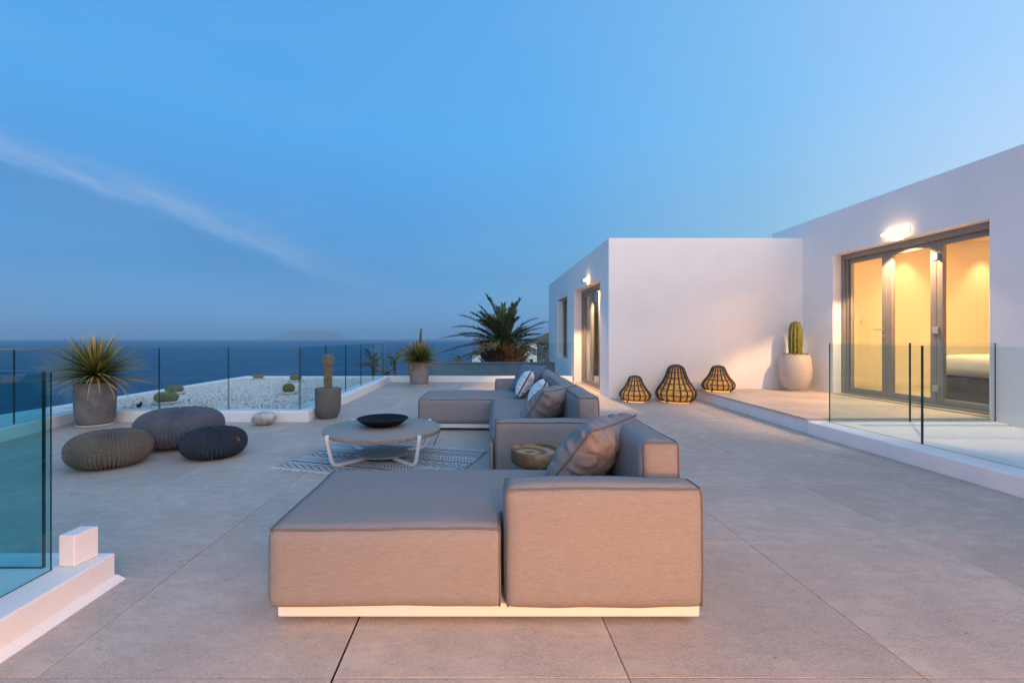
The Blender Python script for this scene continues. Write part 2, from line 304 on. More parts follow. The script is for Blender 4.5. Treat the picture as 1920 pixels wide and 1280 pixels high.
# ------------------------------------------------------------------ mesh helpers
class MB:
    def __init__(s): s.v = []; s.f = []; s.mi = []; s.n = 0
    def add(s, vs, fs, mi=0):
        vs = np.asarray(vs, float).reshape(-1, 3); s.v.append(vs); o = s.n
        for f in fs: s.f.append([i+o for i in f]); s.mi.append(mi)
        s.n += len(vs); return s
    def box(s, x0, x1, y0, y1, z0, z1, mi=0):
        v = [(x, y, z) for x in (x0, x1) for y in (y0, y1) for z in (z0, z1)]
        return s.add(v, [(0, 1, 3, 2), (4, 6, 7, 5), (0, 4, 5, 1), (2, 3, 7, 6), (0, 2, 6, 4), (1, 5, 7, 3)], mi)
    def tube(s, pts, r, n=8, mi=0, caps=True, closed=False):
        P = np.asarray(pts, float); k = len(P)
        rr = np.full(k, r) if np.isscalar(r) else np.asarray(r, float)
        T = np.gradient(P, axis=0) if not closed else np.roll(P, -1, 0)-np.roll(P, 1, 0)
        T /= np.linalg.norm(T, axis=1)[:, None]+1e-12
        a = np.array([0, 0, 1.]) if abs(T[0][2]) < .9 else np.array([1., 0, 0])
        U = np.cross(T[0], a); U /= np.linalg.norm(U); V = []
        ang = np.arange(n)*2*np.pi/n
        for i in range(k):
            U = U-T[i]*np.dot(U, T[i]); U /= np.linalg.norm(U)+1e-12; W = np.cross(T[i], U)
            V.append(P[i]+rr[i]*(np.cos(ang)[:, None]*U+np.sin(ang)[:, None]*W))
        V = np.vstack(V); F = []
        kk = k if closed else k-1
        for i in range(kk):
            j = (i+1) % k
            for q in range(n): F.append((i*n+q, i*n+(q+1) % n, j*n+(q+1) % n, j*n+q))
        if caps and not closed: F.append(tuple(range(n))[::-1]); F.append(tuple((k-1)*n+q for q in range(n)))
        return s.add(V, F, mi)
    def lathe(s, prof, n=48, mi=0, cap0=True, cap1=True, c=(0, 0, 0)):
        ang = np.arange(n)*2*np.pi/n; V = []; F = []
        for r, z in prof: V += [(c[0]+r*math.cos(a), c[1]+r*math.sin(a), c[2]+z) for a in ang]
        for i in range(len(prof)-1):
            for q in range(n): F.append((i*n+q, i*n+(q+1) % n, (i+1)*n+(q+1) % n, (i+1)*n+q))
        if cap0: F.append(tuple(range(n))[::-1])
        if cap1: F.append(tuple((len(prof)-1)*n+q for q in range(n)))
        return s.add(V, F, mi)
    def build(s, name, mats, parent=None, smooth=False, loc=None, bevel=0, seg=2, angle=40):
        me = bpy.data.meshes.new(name); V = np.vstack(s.v)
        me.from_pydata(V.tolist(), [], s.f)
        if not isinstance(mats, (list, tuple)): mats = [mats]
        for m in mats: me.materials.append(m)
        if len(mats) > 1: me.polygons.foreach_set('material_index', s.mi)
        if smooth: me.polygons.foreach_set('use_smooth', [True]*len(s.f))
        me.update(); o = bpy.data.objects.new(name, me); COL.objects.link(o)
        if parent: o.parent = parent
        if loc: o.location = loc
        if bevel:
            b = o.modifiers.new('bevel', 'BEVEL'); b.width = bevel; b.segments = seg; b.limit_method = 'ANGLE'; b.angle_limit = R(angle)
        if smooth == 'auto' or (bevel and smooth is False):
            me.polygons.foreach_set('use_smooth', [True]*len(s.f)); me.set_sharp_from_angle(angle=R(35))
            if bevel:
                for at in ('sharp_edge',):
                    a = me.attributes.get(at)
                    if a: me.attributes.remove(a)
                w = o.modifiers.new('normals', 'WEIGHTED_NORMAL')
        return o
def tag(o, label=None, cat=None, group=None, kind=None):
    if label: o['label'] = label
    if cat: o['category'] = cat
    if group: o['group'] = group
    if kind: o['kind'] = kind
    return o
def thing(name, label, cat, loc=(0, 0, 0), rz=0, group=None):
    o = bpy.data.objects.new(name, None); COL.objects.link(o); o.location = loc; o.rotation_euler = (0, 0, rz); o.empty_display_size = .1
    return tag(o, label, cat, group)
def dup_obj(o, parent=None):
    c = o.copy(); COL.objects.link(c)
    if parent: c.parent = parent
    return c
def grid_solid(xs, ys, zs, filled):
    nx, ny, nz = len(xs)-1, len(ys)-1, len(zs)-1
    idx = {}; V = []; F = []
    def vid(i, j, k):
        if (i, j, k) not in idx: idx[(i, j, k)] = len(V); V.append((xs[i], ys[j], zs[k]))
        return idx[(i, j, k)]
    A = np.zeros((nx+2, ny+2, nz+2), bool)
    for i in range(nx):
        for j in range(ny):
            for k in range(nz):
                A[i+1, j+1, k+1] = filled((xs[i]+xs[i+1])/2, (ys[j]+ys[j+1])/2, (zs[k]+zs[k+1])/2)
    for i, j, k in np.argwhere(A):
        a, b, c = i-1, j-1, k-1
        if not A[i-1, j, k]: F.append((vid(a, b, c), vid(a, b, c+1), vid(a, b+1, c+1), vid(a, b+1, c)))
        if not A[i+1, j, k]: F.append((vid(a+1, b, c), vid(a+1, b+1, c), vid(a+1, b+1, c+1), vid(a+1, b, c+1)))
        if not A[i, j-1, k]: F.append((vid(a, b, c), vid(a+1, b, c), vid(a+1, b, c+1), vid(a, b, c+1)))
        if not A[i, j+1, k]: F.append((vid(a, b+1, c), vid(a, b+1, c+1), vid(a+1, b+1, c+1), vid(a+1, b+1, c)))
        if not A[i, j, k-1]: F.append((vid(a, b, c), vid(a, b+1, c), vid(a+1, b+1, c), vid(a+1, b, c)))
        if not A[i, j, k+1]: F.append((vid(a, b, c+1), vid(a+1, b, c+1), vid(a+1, b+1, c+1), vid(a, b+1, c+1)))
    return V, F, idx
def in_boxes(boxes):
    def f(x, y, z):
        for b in boxes:
            if b[0] < x < b[1] and b[2] < y < b[3] and b[4] < z < b[5]: return True
        return False
    return f
def cuts(*vals): return sorted(set(vals))
def walls(name, solid, voids, material, parent=None, bevel=.012):
    xs = cuts(*[b[i] for b in solid+voids for i in (0, 1)]); ys = cuts(*[b[i] for b in solid+voids for i in (2, 3)]); zs = cuts(*[b[i] for b in solid+voids for i in (4, 5)])
    a, b = in_boxes(solid), in_boxes(voids)
    V, F, _ = grid_solid(xs, ys, zs, lambda x, y, z: a(x, y, z) and not b(x, y, z))
    return MB().add(V, F).build(name, material, parent, bevel=bevel, seg=3)

# ------------------------------------------------------------------ cushions
def steps(a, b, h=.03):
    n = max(2, int(round((b-a)/h))); return [a+(b-a)*i/n for i in range(n+1)]
def upholstery(name, boxes, material, parent, puff=(.012, .012, .012), it=3, seams=(), wob=.008, seed=0, h=.028):
    xs = sorted(set(sum([steps(b[0], b[1], h) for b in boxes[:1]], []))); ys = steps(boxes[0][2], boxes[0][3], h); zs = steps(boxes[0][4], boxes[0][5], h)
    for b in boxes[1:]:    # carve: the later boxes are notches snapped to the grid
        pass
    notch = boxes[1:]
    def fill(x, y, z):
        return not any(n[0] < x < n[1] and n[2] < y < n[3] and n[4] < z < n[5] for n in notch)
    for n_ in notch:
        def snap(lst, val): 
            i = min(range(len(lst)), key=lambda q: abs(lst[q]-val)); lst[i] = val if 0 < i < len(lst)-1 else lst[i]
        for q in (0, 1): snap(xs, n_[q]); snap(ys, n_[2+q])
    V, F, idx = grid_solid(xs, ys, zs, fill)
    P = np.array(V); n = len(P)
    nb = [set() for _ in range(n)]
    for f in F:
        for a in range(4): nb[f[a]].add(f[(a+1) % 4]); nb[f[(a+1) % 4]].add(f[a])
    e = np.array([(i, j) for i in range(n) for j in nb[i]]); deg = np.bincount(e[:, 0], minlength=n)
    x0, x1, y0, y1, z0, z1 = boxes[0][:6]
    Q = P.copy()
    for _ in range(it):
        A = np.zeros_like(Q); np.add.at(A, e[:, 0], Q[e[:, 1]]); Q = Q*.4+.6*A/deg[:, None]
    u = np.clip((P-[x0, y0, z0])/[x1-x0, y1-y0, z1-z0]*2-1, -1, 1)
    w = np.sqrt(np.clip(1-np.abs(u)**3, 0, 1))
    for a in range(3):
        b, c = [k for k in range(3) if k != a]
        Q[:, a] += puff[a]*np.sign(u[:, a])*(np.abs(u[:, a]) > .98)*w[:, b]*w[:, c]
    for i in range(n):
        nv = noise.noise_vector(Vector(P[i])*2.3+Vector((seed, seed*2, 0))); n2 = noise.noise_vector(Vector(P[i])*7+Vector((0, seed, 5)))
        Q[i] += np.array(nv)*wob+np.array(n2)*wob*.35
    key = {tuple(np.round(P[i], 4)): i for i in range(n)}
    o = MB().add(Q, F).build(name, material, parent, smooth=True)
    if seams:
        pb = MB()
        for line in seams:
            ids = []
            for a, b in zip(line[:-1], line[1:]):
                a = np.array(a); b = np.array(b); d = b-a; L = np.linalg.norm(d)
                rel = P-a; t = rel@d/L; dist = np.linalg.norm(rel-np.outer(t, d/L), axis=1)
                sel = [i for i in np.where((dist < 1e-4) & (t > -1e-4) & (t < L+1e-4))[0]]; sel.sort(key=lambda i: t[i]); ids += [i for i in sel if not ids or i != ids[-1]]
            if len(ids) > 2:
                ctr = np.array([(x0+x1)/2, (y0+y1)/2, (z0+z1)/2])
                pts = Q[ids]; out = np.sign(np.where(np.abs(u[ids]) > .98, u[ids], 0)); pts = pts+out*.0018
                pb.tube(pts, .0042, 5)
        if pb.n: pb.build('piping', M['piping'], o, smooth=True)
    return o
def box_seams(b, front=True, top=True, back=False):
    x0, x1, y0, y1, z0, z1 = b; s = []
    if front: s.append([(x0, y0, z0), (x0, y0, z1), (x1, y0, z1), (x1, y0, z0)])
    if back: s.append([(x0, y1, z0), (x0, y1, z1), (x1, y1, z1), (x1, y1, z0)])
    if top: s += [[(x0, y0, z1), (x0, y1, z1)], [(x1, y0, z1), (x1, y1, z1)], [(x0, y1, z1), (x1, y1, z1)]]
    return s
def pillow(name, label, w, h, t, material, O, U, V, pipe=None, seed=0, concave=.05, wr=.007, extra=None, N=44, pipe_r=.005):
    """O corner, U along the top edge, V down the side edge (unit vectors)."""
    U = np.array(U, float); U /= np.linalg.norm(U); V = np.array(V, float); V -= U*np.dot(U, V); V /= np.linalg.norm(V); Wn = np.cross(U, V)
    g = np.linspace(-1, 1, N); pts = {}; ctr = np.array(O)+U*w/2+V*h/2
    def pos(a, b, side):
        ca = a*(1-concave*(1-b*b)); cb = b*(1-concave*(1-a*a))
        base = (max(0, (1-a**2))*max(0, (1-b**2)))
        th = t/2*base**.42
        ed = min(1-abs(a), 1-abs(b)); near = math.exp(-((ed-.12)/.16)**2)
        ph = noise.noise(Vector((a*2.2+seed, b*2.2, side*3)))*5
        if 1-abs(a) < 1-abs(b): ww = math.sin(b*17+ph)
        else: ww = math.sin(a*17+ph)
        lowf = noise.noise(Vector((a*1.6+seed*3, b*1.6, side*2+9)))
        foldf = abs(noise.noise(Vector((a*3.2+b*1.3+seed, b*3.0-a*1.1, 4.0+side))))
        th += (wr*near*ww*.9+lowf*.014*base**.3-foldf*.020) if base > 0 else 0
        return ctr+U*ca*w/2+V*cb*h/2+Wn*side*max(th, 0)
    VV = []; F = []
    for side in (1, -1):
        o = len(VV)
        for a in g:
            for b in g: VV.append(pos(a, b, side))
        for i in range(N-1):
            for j in range(N-1):
                q = (o+i*N+j, o+(i+1)*N+j, o+(i+1)*N+j+1, o+i*N+j+1); F.append(q if side > 0 else q[::-1])
    root = thing(name, label, 'pillow', tuple(ctr))
    VV = np.array(VV)-ctr
    b = MB().add(VV, F).build('cover', material, root, smooth=True)
    import bmesh
    bm = bmesh.new(); bm.from_mesh(b.data); bmesh.ops.remove_doubles(bm, verts=bm.verts, dist=1e-5); bm.to_mesh(b.data); bm.free()
    if pipe:
        loop = [pos(a, -1, 1) for a in g]+[pos(1, b_, 1) for b_ in g[1:]]+[pos(a, 1, 1) for a in g[::-1][1:]]+[pos(-1, b_, 1) for b_ in g[::-1][1:-1]]
        MB().tube(np.array(loop)-ctr, pipe_r, 6, closed=True).build('piping', pipe, root, smooth=True)
    return root

# ================================================================== SETTING
sea = MB()
ring = [0, 60, 200, 600, 2000, 8000, 30000, 120000]
sea.add([(-120000, -20000, 0), (120000, -20000, 0), (120000, 150000, 0), (-120000, 150000, 0)], [(0, 1, 2, 3)])
tag(sea.build('sea', M['sea'], loc=(0, 0, -45)), kind='structure', label='dark blue sea out to the horizon')

# terrace floor with tiles
TZ = 0.0; GX = .505; GY = 1.53; TS = 1.005
fl = tag(MB().box(-6.2, 6.3, -2.35, 12.2, -.30, -.006).build('terrace_floor', M['grout']), kind='structure', label='terrace of large grey stone tiles')
import bmesh
def tile_mesh(w, d, t=.02):
    me = bpy.data.meshes.new('tile'); bm = bmesh.new(); bmesh.ops.create_cube(bm, size=1)
    bmesh.ops.scale(bm, vec=(w, d, t), verts=bm.verts)
    bmesh.ops.bevel(bm, geom=[e for e in bm.edges if all(v.co.z > 0 for v in e.verts)], offset=.0012, segments=1, affect='EDGES')
    bm.to_mesh(me); bm.free(); me.materials.append(M['tile']); return me
tm = tile_mesh(TS-.0035, TS-.0035); tw = tile_mesh(TS-.0035-.0025, TS-.0035)
for i in range(-6, 4):
    for j in range(-4, 11):
        cx = GX+TS*(i+.5); cy = GY+TS*(j+.5)
        if cy+TS/2 < -2.2 or cx-TS/2 > 4.2: continue
        if cx+TS/2 < -2.5 and cy-TS/2 > 6.4: continue
        wide = i in (-1, -2)
        t = bpy.data.objects.new('tile', tw if wide else tm); COL.objects.link(t); t.parent = fl
        t.location = (cx+(.00125 if i == -1 else -.00125 if i == -2 else 0), cy, -.010+random.uniform(-.0006, .0006))
        t.rotation_euler = (random.uniform(-.0006, .0006), random.uniform(-.0006, .0006), 0)
MB().box(GX-TS-.003, GX-TS+.003, -2.2, 12.0, -.0059, -.005).build('open_joint', M['dark_joint'], fl)

# parapets
def poly_slab(poly, z0, z1):
    n = len(poly); v = [(x, y, z0) for x, y in poly]+[(x, y, z1) for x, y in poly]
    return MB().add(v, [tuple(range(n))[::-1], tuple(range(n, 2*n))]+[(i, (i+1) % n, n+(i+1) % n, n+i) for i in range(n)])
def low_parapet(poly, label, z1=.148, z0=-.2):
    return tag(poly_slab(poly, z0, z1).build('low_parapet', M['kerb'], bevel=.014, seg=3), label, 'parapet')
# left parapet, running slightly askew along the sea edge, ends against the gravel bed
low_parapet([(-5.60, 6.36), (-5.33, 5.0), (-5.05, 3.2), (-4.75, .8), (-4.5, -2.3), (-6.35, -2.3), (-6.35, 6.42), (-6.35, 7.0), (-6.15, 7.0), (-6.10, 6.40)], 'wide white parapet along the sea edge at far left, under the leftmost glass fence')
GXR = -2.38
kerb_poly = [(-5.62, 6.24), (GXR, 6.24), (GXR, 12.0), (2.47, 12.0), (2.47, 12.30), (-2.68, 12.30), (-2.68, 6.50), (-6.09, 6.50), (-6.09, 6.40), (-5.602, 6.365)]
low_parapet(kerb_poly, 'low white kerb wrapping the gravel bed and crossing the far end of the terrace')
low_parapet([(-6.36, 7.005), (-6.15, 7.005), (-6.15, 11.98), (-2.685, 11.98), (-2.685, 12.2), (-6.36, 12.2)], 'thin white rim round the outer edge of the gravel bed', z1=.145, z0=-.6)
# building mass below
bl = walls('lower_storey', [(-6.34, 6.2, -2.3, 12.25, -3.2, -.31)], [], M['plaster']); tag(bl, 'white storey of the house under the terrace', 'building')

# gravel bed
gb = thing('gravel_bed', 'bed of white marble chips behind the low kerb', 'gravel bed', (-4.4, 9.2, 0))
gb['kind'] = 'structure'; del gb['category']
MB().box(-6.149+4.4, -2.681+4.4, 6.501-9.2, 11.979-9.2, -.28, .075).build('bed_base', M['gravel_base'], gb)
def pebbles(n, x0, x1, y0, y1, z, smin, smax, avoid=(), disc=None):
    octv = np.array([(1, 0, 0), (-1, 0, 0), (0, 1, 0), (0, -1, 0), (0, 0, 1), (0, 0, -1)], float)
    octf = np.array([(0, 2, 4), (2, 1, 4), (1, 3, 4), (3, 0, 4), (2, 0, 5), (1, 2, 5), (3, 1, 5), (0, 3, 5)])
    if disc: a = rng.uniform(0, 2*np.pi, n); r = disc*np.sqrt(rng.uniform(0, 1, n)); c = np.stack([r*np.cos(a), r*np.sin(a), np.full(n, z)], 1)
    else: c = np.stack([rng.uniform(x0, x1, n), rng.uniform(y0, y1, n), np.full(n, z)], 1)
    c[:, 2] += rng.uniform(-.3, .6, n)*smax
    q = rng.normal(size=(n, 4)); q /= np.linalg.norm(q, axis=1)[:, None]; w, x, y, zz = q.T
    Rm = np.stack([1-2*(y*y+zz*zz), 2*(x*y-zz*w), 2*(x*zz+y*w), 2*(x*y+zz*w), 1-2*(x*x+zz*zz), 2*(y*zz-x*w), 2*(x*zz-y*w), 2*(y*zz+x*w), 1-2*(x*x+y*y)], 1).reshape(n, 3, 3)
    s = rng.uniform(smin, smax, (n, 1, 1))*rng.uniform(.6, 1.1, (n, 1, 3))
    V = np.einsum('nij,nkj->nki', Rm, octv[None]*s*rng.uniform(.8, 1.2, (n, 6, 1)))+c[:, None]
    Fc = (octf[None]+6*np.arange(n)[:, None, None]).reshape(-1, 3)
    m = MB(); m.v = [V.reshape(-1, 3)]; m.f = Fc.tolist(); m.mi = [0]*len(m.f); m.n = n*6
    return m
ch = pebbles(19500, -6.14+4.4, -2.69+4.4, 6.51-9.2, 11.97-9.2, .080, .012, .030).build('marble_chips', M['white_gravel'], gb); ch['kind'] = 'stuff'

# raised side terrace on the right
SZ = .185; KZ = .150
def srt(pts, z0, z1): return poly_slab(pts, z0, z1)
step_base = srt([(4.16, 8.71), (3.985, 5.47), (6.235, 5.47), (6.235, 8.71)], -.004, SZ-.022)
rt = tag(step_base.build('raised_terrace', M['kerb']), kind='structure', label='raised side terrace in front of the glazed doors')
# tiles of the raised terrace (clipped to the slanted edge)
def clip_x(poly, f, keep):
    out = []
    for i in range(len(poly)):
        a, b = poly[i], poly[(i+1) % len(poly)]; fa, fb = f(a), f(b)
        if fa >= 0: out.append(a)
        if fa*fb < 0: t = fa/(fa-fb); out.append((a[0]+(b[0]-a[0])*t, a[1]+(b[1]-a[1])*t))
    return out
ex = lambda y: 3.955+(y-5.47)*(4.135-3.955)/(8.71-5.47)
for i in range(-1, 3):
    for j in range(0, 4):
        x0, x1 = 4.2+i*1.005, 4.2+(i+1)*1.005-.003; y0, y1 = 5.475+j*1.005, 5.475+(j+1)*1.005-.003
        x1 = min(x1, 6.236); y1 = min(y1, 8.712)
        if x1-x0 < .03 or y1-y0 < .03: continue
        p = clip_x([(x0, y0), (x1, y0), (x1, y1), (x0, y1)], lambda q: q[0]-ex(q[1]), 1)
        if len(p) < 3: continue
        cx = sum(q[0] for q in p)/len(p); cy = sum(q[1] for q in p)/len(p)
        srt([(a-cx, b-cy) for a, b in p], -.022, 0).build('tile', M['tile'], rt, loc=(cx, cy, SZ))
# white slab beyond, carrying the glass
sl = low_parapet([(3.965, 5.468), (3.925, 3.2), (3.90, -2.3), (4.42, -2.3), (4.42, 5.30), (6.235, 5.30), (6.235, 5.468)], 'white kerb on the right that carries the glass corner beside the doors', z1=KZ, z0=-.01)
lr = tag(MB().box(4.425, 6.235, -2.3, 5.295, -.01, .125).build('flat_roof', M['kerb']), kind='structure', label='pale flat roof inside the right glass fence')

# ------------------------------------------------------------------ houses
XB = 6.24; XA = 2.486; YA = 8.715
hb = thing('white_house', 'tall white wing on the right with three lit glazed doors and a wall lamp', 'house', (XB, 6, 0))
hb.location = (0, 0, 0)
walls('wall', [(XB, XB+.36, -2.6, 9.64, -.2, 3.39), (XB+.36, 11.6, 9.12, 9.64, -.2, 3.39), (11.3, 11.6, -2.6, 9.12, -.2, 3.39), (XB+.36, 11.3, -2.6, 9.12, 3.16, 3.3), (XB+.36, 11.3, 3.3, 3.5, -.2, 3.16)],
      [(XB-.1, XB+.36, 5.53, 7.965, SZ, 2.62)], M['plaster'], hb, bevel=.016)
# interior linings
rm = MB(); rm.box(XB+.362, 11.298, 9.08, 9.118, SZ, 3.15); rm.box(11.26, 11.298, 3.502, 9.079, SZ, 3.15); rm.box(XB+.362, 11.258, 3.502, 3.54, SZ, 3.15); rm.box(XB+.362, 11.258, 3.542, 9.078, 3.11, 3.148)
rm.box(XB+.362, XB+.40, 3.542, 5.45, SZ, 3.108); rm.box(XB+.362, XB+.40, 8.05, 9.078, SZ, 3.108)
rm.build('interior_lining', M['interior'], hb)
MB().box(XB+.005, 11.258, 3.542, 9.078, .02, SZ+.012).build('interior_floor', M['interior_floor'], hb)
sk = MB().box(XB+.402, 11.25, 9.066, 9.079, SZ+.013, SZ+.09).build('skirting', M['linen'], hb)
def door_leaf(parent, y0, y1, z0, z1, x, st=.085, handle=None, hinge=False, thick=.055, frame=None):
    f = MB(); f.box(x, x+thick, y0, y0+st, z0, z1); f.box(x, x+thick, y1-st, y1, z0, z1); f.box(x+.001, x+thick-.001, y0+st, y1-st, z0, z0+st); f.box(x+.001, x+thick-.001, y0+st, y1-st, z1-st*.85, z1)
    d = f.build('door_leaf', frame or M['taupe_frame'], parent, bevel=.004)
    MB().box(x+thick*.45, x+thick*.45+.008, y0+st-.004, y1-st+.004, z0+st-.004, z1-st*.85+.004).build('pane', M['pane'], d)
    if handle is not None:
        h = MB(); hz = 1.07+z0
        h.box(x-.008, x-.001, handle-.016, handle+.016, hz-.035, hz+.035); h.box(x-.008, x-.001, handle-.016, handle+.016, hz-.125, hz-.065)
        h.tube([(x-.001, handle, hz), (x-.05, handle, hz), (x-.055, handle+.01, hz), (x-.055, handle+.13, hz+.002)], .008, 8); h.tube([(x-.004, handle, hz-.095), (x-.014, handle, hz-.095)], .009, 8)
        h.build('handle', M['steel'], d, smooth='auto')
    if hinge:
        for hz in hinge:
            h = MB(); h.box(x-.012, x-.001, y0-.045, y0+.045, hz-.045, hz+.045); h.tube([(x-.02, y0-.035, hz-.05), (x-.02, y0-.035, hz+.05)], .012, 8); h.build('hinge', M['hinge'], d, bevel=.002)
    return d
XF = XB+.14
fr = MB(); fr.box(XF, XF+.14, 5.532, 5.60, SZ+.013, 2.618); fr.box(XF, XF+.14, 7.90, 7.963, SZ+.013, 2.618); fr.box(XF, XF+.14, 5.60, 7.90, 2.53, 2.618)
fr.box(XF+.03, XF+.045, 7.85, 7.90, SZ+.04, 2.53)
fr.build('door_frame', M['taupe_frame'], hb, bevel=.006)
MB().box(XF-.01, XF+.14, 5.60, 7.90, SZ+.013, SZ+.04).build('threshold', M['taupe_frame'], hb, bevel=.004)
ys = [5.602, 6.355, 7.13, 7.898]; xl = XF+.055
door_leaf(hb, ys[2]+.002, ys[3], SZ+.042, 2.527, xl, handle=ys[2]+.045)
door_leaf(hb, ys[1]+.002, ys[2]-.002, SZ+.042, 2.527, xl, hinge=(2.31, 1.27, .45))
door_leaf(hb, ys[0], ys[1]-.002, SZ+.042, 2.527, xl)
tag(MB().box(-.045, .045, -.012, 0, -.045, .045).build('light_switch', M['linen'], loc=(7.72, 9.0795, 1.49), bevel=.004), 'small square light switch on the lit room back wall', 'light switch')
# ceiling spots: two wash the back wall, an added panel gives the room fill light
def spot(name, loc, energy, size, blend, col, target=None, rad=.03, parent=None):
    l = bpy.data.lights.new(name, 'SPOT'); l.energy = energy; l.spot_size = R(size); l.spot_blend = blend; l.color = col; l.shadow_soft_size = rad
    o = bpy.data.objects.new(name, l); COL.objects.link(o); o.location = loc
    d = Vector(target or (loc[0], loc[1], 0))-Vector(loc); o.rotation_euler = d.to_track_quat('-Z', 'Y').to_euler()
    if parent: o.parent = parent
    return o
def area(name, loc, sx, sy, energy, col, rot=(0, 0, 0), parent=None):
    l = bpy.data.lights.new(name, 'AREA'); l.shape = 'RECTANGLE'; l.size = sx; l.size_y = sy; l.energy = energy; l.color = col
    o = bpy.data.objects.new(name, l); COL.objects.link(o); o.location = loc; o.rotation_euler = rot
    if parent: o.parent = parent
    return o
for k, x in enumerate((8.55, 10.1)):
    t = thing('ceiling_spot', ('recessed ceiling spot inside the lit room, nearer the doors', 'recessed ceiling spot inside the lit room, farther from the doors')[k], 'ceiling light', (x, 8.80, 3.11))
    MB().lathe([(.05, -.004), (.045, -.012), (.038, -.010)], 20).build('trim', M['white_metal'], t, smooth='auto')
    MB().lathe([(.034, -.011), (.033, -.013)], 16).build('bulb', M['bulb_in'], t)
    spot('spot_light', (0, 0, -.03), 95, 84, .8, (1, .63, .26), None, .03, t).rotation_euler = (R(-4), 0, 0)
t = thing('ceiling_fill', 'added flat fill light under the ceiling of the lit room', 'ceiling light', (8.6, 6.2, 3.10))  # unseen fill lamp, added to brighten the interior
MB().box(-.5, .5, -.5, .5, -.03, .009).build('housing', M['white_metal'], t)
area('fill_light', (0, 0, -.04), .9, .9, 235, (1, .56, .22), parent=t)
# bed
t = thing('bed', 'bed with thick pale bedding and a brown base behind the third glass door', 'bed', (7.08, 4.6, SZ+.012))
MB().box(.03, 1.9, .03, 2.35, 0, .395).build('bed_base', M['bed_base'], t, bevel=.03)
upholstery('mattress', [(0, 1.95, 0, 2.40, .40, .70)], M['linen'], t, puff=(.03, .02, .03), it=4, h=.06)

ha = thing('white_annex', 'lower white cube of the house with a recessed door and window on its left side', 'house')
walls('wall', [(XA, XA+.36, YA, 16.28, -.2, 3.10), (XA+.36, 6.30, YA, YA+.30, -.2, 3.10), (XA+.36, 6.30, YA+.30, 16.28, 2.70, 2.86), (XA+.36, 6.30, 15.98, 16.28, -.2, 3.10), (6.24, 6.5, 9.70, 16.28, -.2, 3.10)],
      [(XA-.1, XA+.36, 9.36, 11.90, 0.0, 2.40), (XA-.1, XA+.36, 12.85, 14.50, .565, 2.37)], M['plaster'], ha, bevel=.018)
MB().box(XA+.04, 6.2, 9.02, 15.97, -.20, .012).build('interior_floor', M['interior_floor'], ha)
XG = XA+.19
fr = MB(); fr.box(XG, XG+.12, 9.362, 9.43, .013, 2.398); fr.box(XG, XG+.12, 11.83, 11.898, .013, 2.398); fr.box(XG, XG+.12, 9.43, 11.83, 2.31, 2.398); fr.box(XG, XG+.12, 9.43, 11.83, .013, .04)
fr.build('door_frame', M['taupe_frame'], ha, bevel=.006)
yy = [9.432, 10.23, 11.03, 11.828]
for k in range(3): door_leaf(ha, yy[k]+.001, yy[k+1]-.002, .042, 2.307, XG+.04, handle=(yy[2]+.045 if k == 2 else None))
fr = MB(); fr.box(XG, XG+.1, 12.852, 12.92, .567, 2.368); fr.box(XG, XG+.1, 14.43, 14.498, .567, 2.368); fr.box(XG, XG+.1, 12.92, 14.43, 2.30, 2.368); fr.box(XG, XG+.1, 12.92, 14.43, .567, .63); fr.box(XG+.01, XG+.09, 13.64, 13.71, .63, 2.30)
wf = fr.build('window_frame', M['taupe_frame'], ha, bevel=.006)
MB().box(XG+.045, XG+.053, 12.915, 13.645, .625, 2.305).build('pane', M['pane'], wf); MB().box(XG+.045, XG+.053, 13.705, 14.435, .625, 2.305).build('pane', M['pane'], wf)
# curtains inside
for (a, b, lab) in ((9.45, 10.0, 'sand coloured curtain behind the near leaf of the annex door'), (11.15, 11.85, 'sand coloured curtain behind the far leaf of the annex door'), (12.9, 14.4, 'curtain drawn behind the annex window')):
    n = 60; V = []; F = []
    for i in range(n+1):
        y = a+(b-a)*i/n; x = 3.02+.035*math.sin(y*42)+.012*math.sin(y*17)
        V += [(x, y-a, .03), (x, y-a, 2.6)]
        if i: F.append((2*i-2, 2*i, 2*i+1, 2*i-1))
    c = MB().add([(p[0]-3.02, p[1], p[2]) for p in V], F).build('curtain', M['curtain'], smooth=True, loc=(3.02, a, 0)); s = c.modifiers.new('thick', 'SOLIDIFY'); s.thickness = .004
    tag(c, lab, 'curtain')
t = thing('pendant_lamp', 'warm globe lamp glowing inside the annex', 'lamp', (4.4, 11.2, 2.0))
MB().lathe([(.002, -.12), (.06, -.10), (.11, -.04), (.12, 0), (.11, .04), (.06, .10), (.01, .12)], 24).build('globe', emat('globe_glow', (1, .62, .3), 2.0), t, smooth=True)
MB().tube([(0, 0, .12), (0, 0, .7)], .004, 6).build('cord', M['black'], t)
l = bpy.data.lights.new('globe_light', 'POINT'); l.energy = 110; l.color = (1, .58, .28); l.shadow_soft_size = .13; o = bpy.data.objects.new('globe_light', l); COL.objects.link(o); o.parent = t

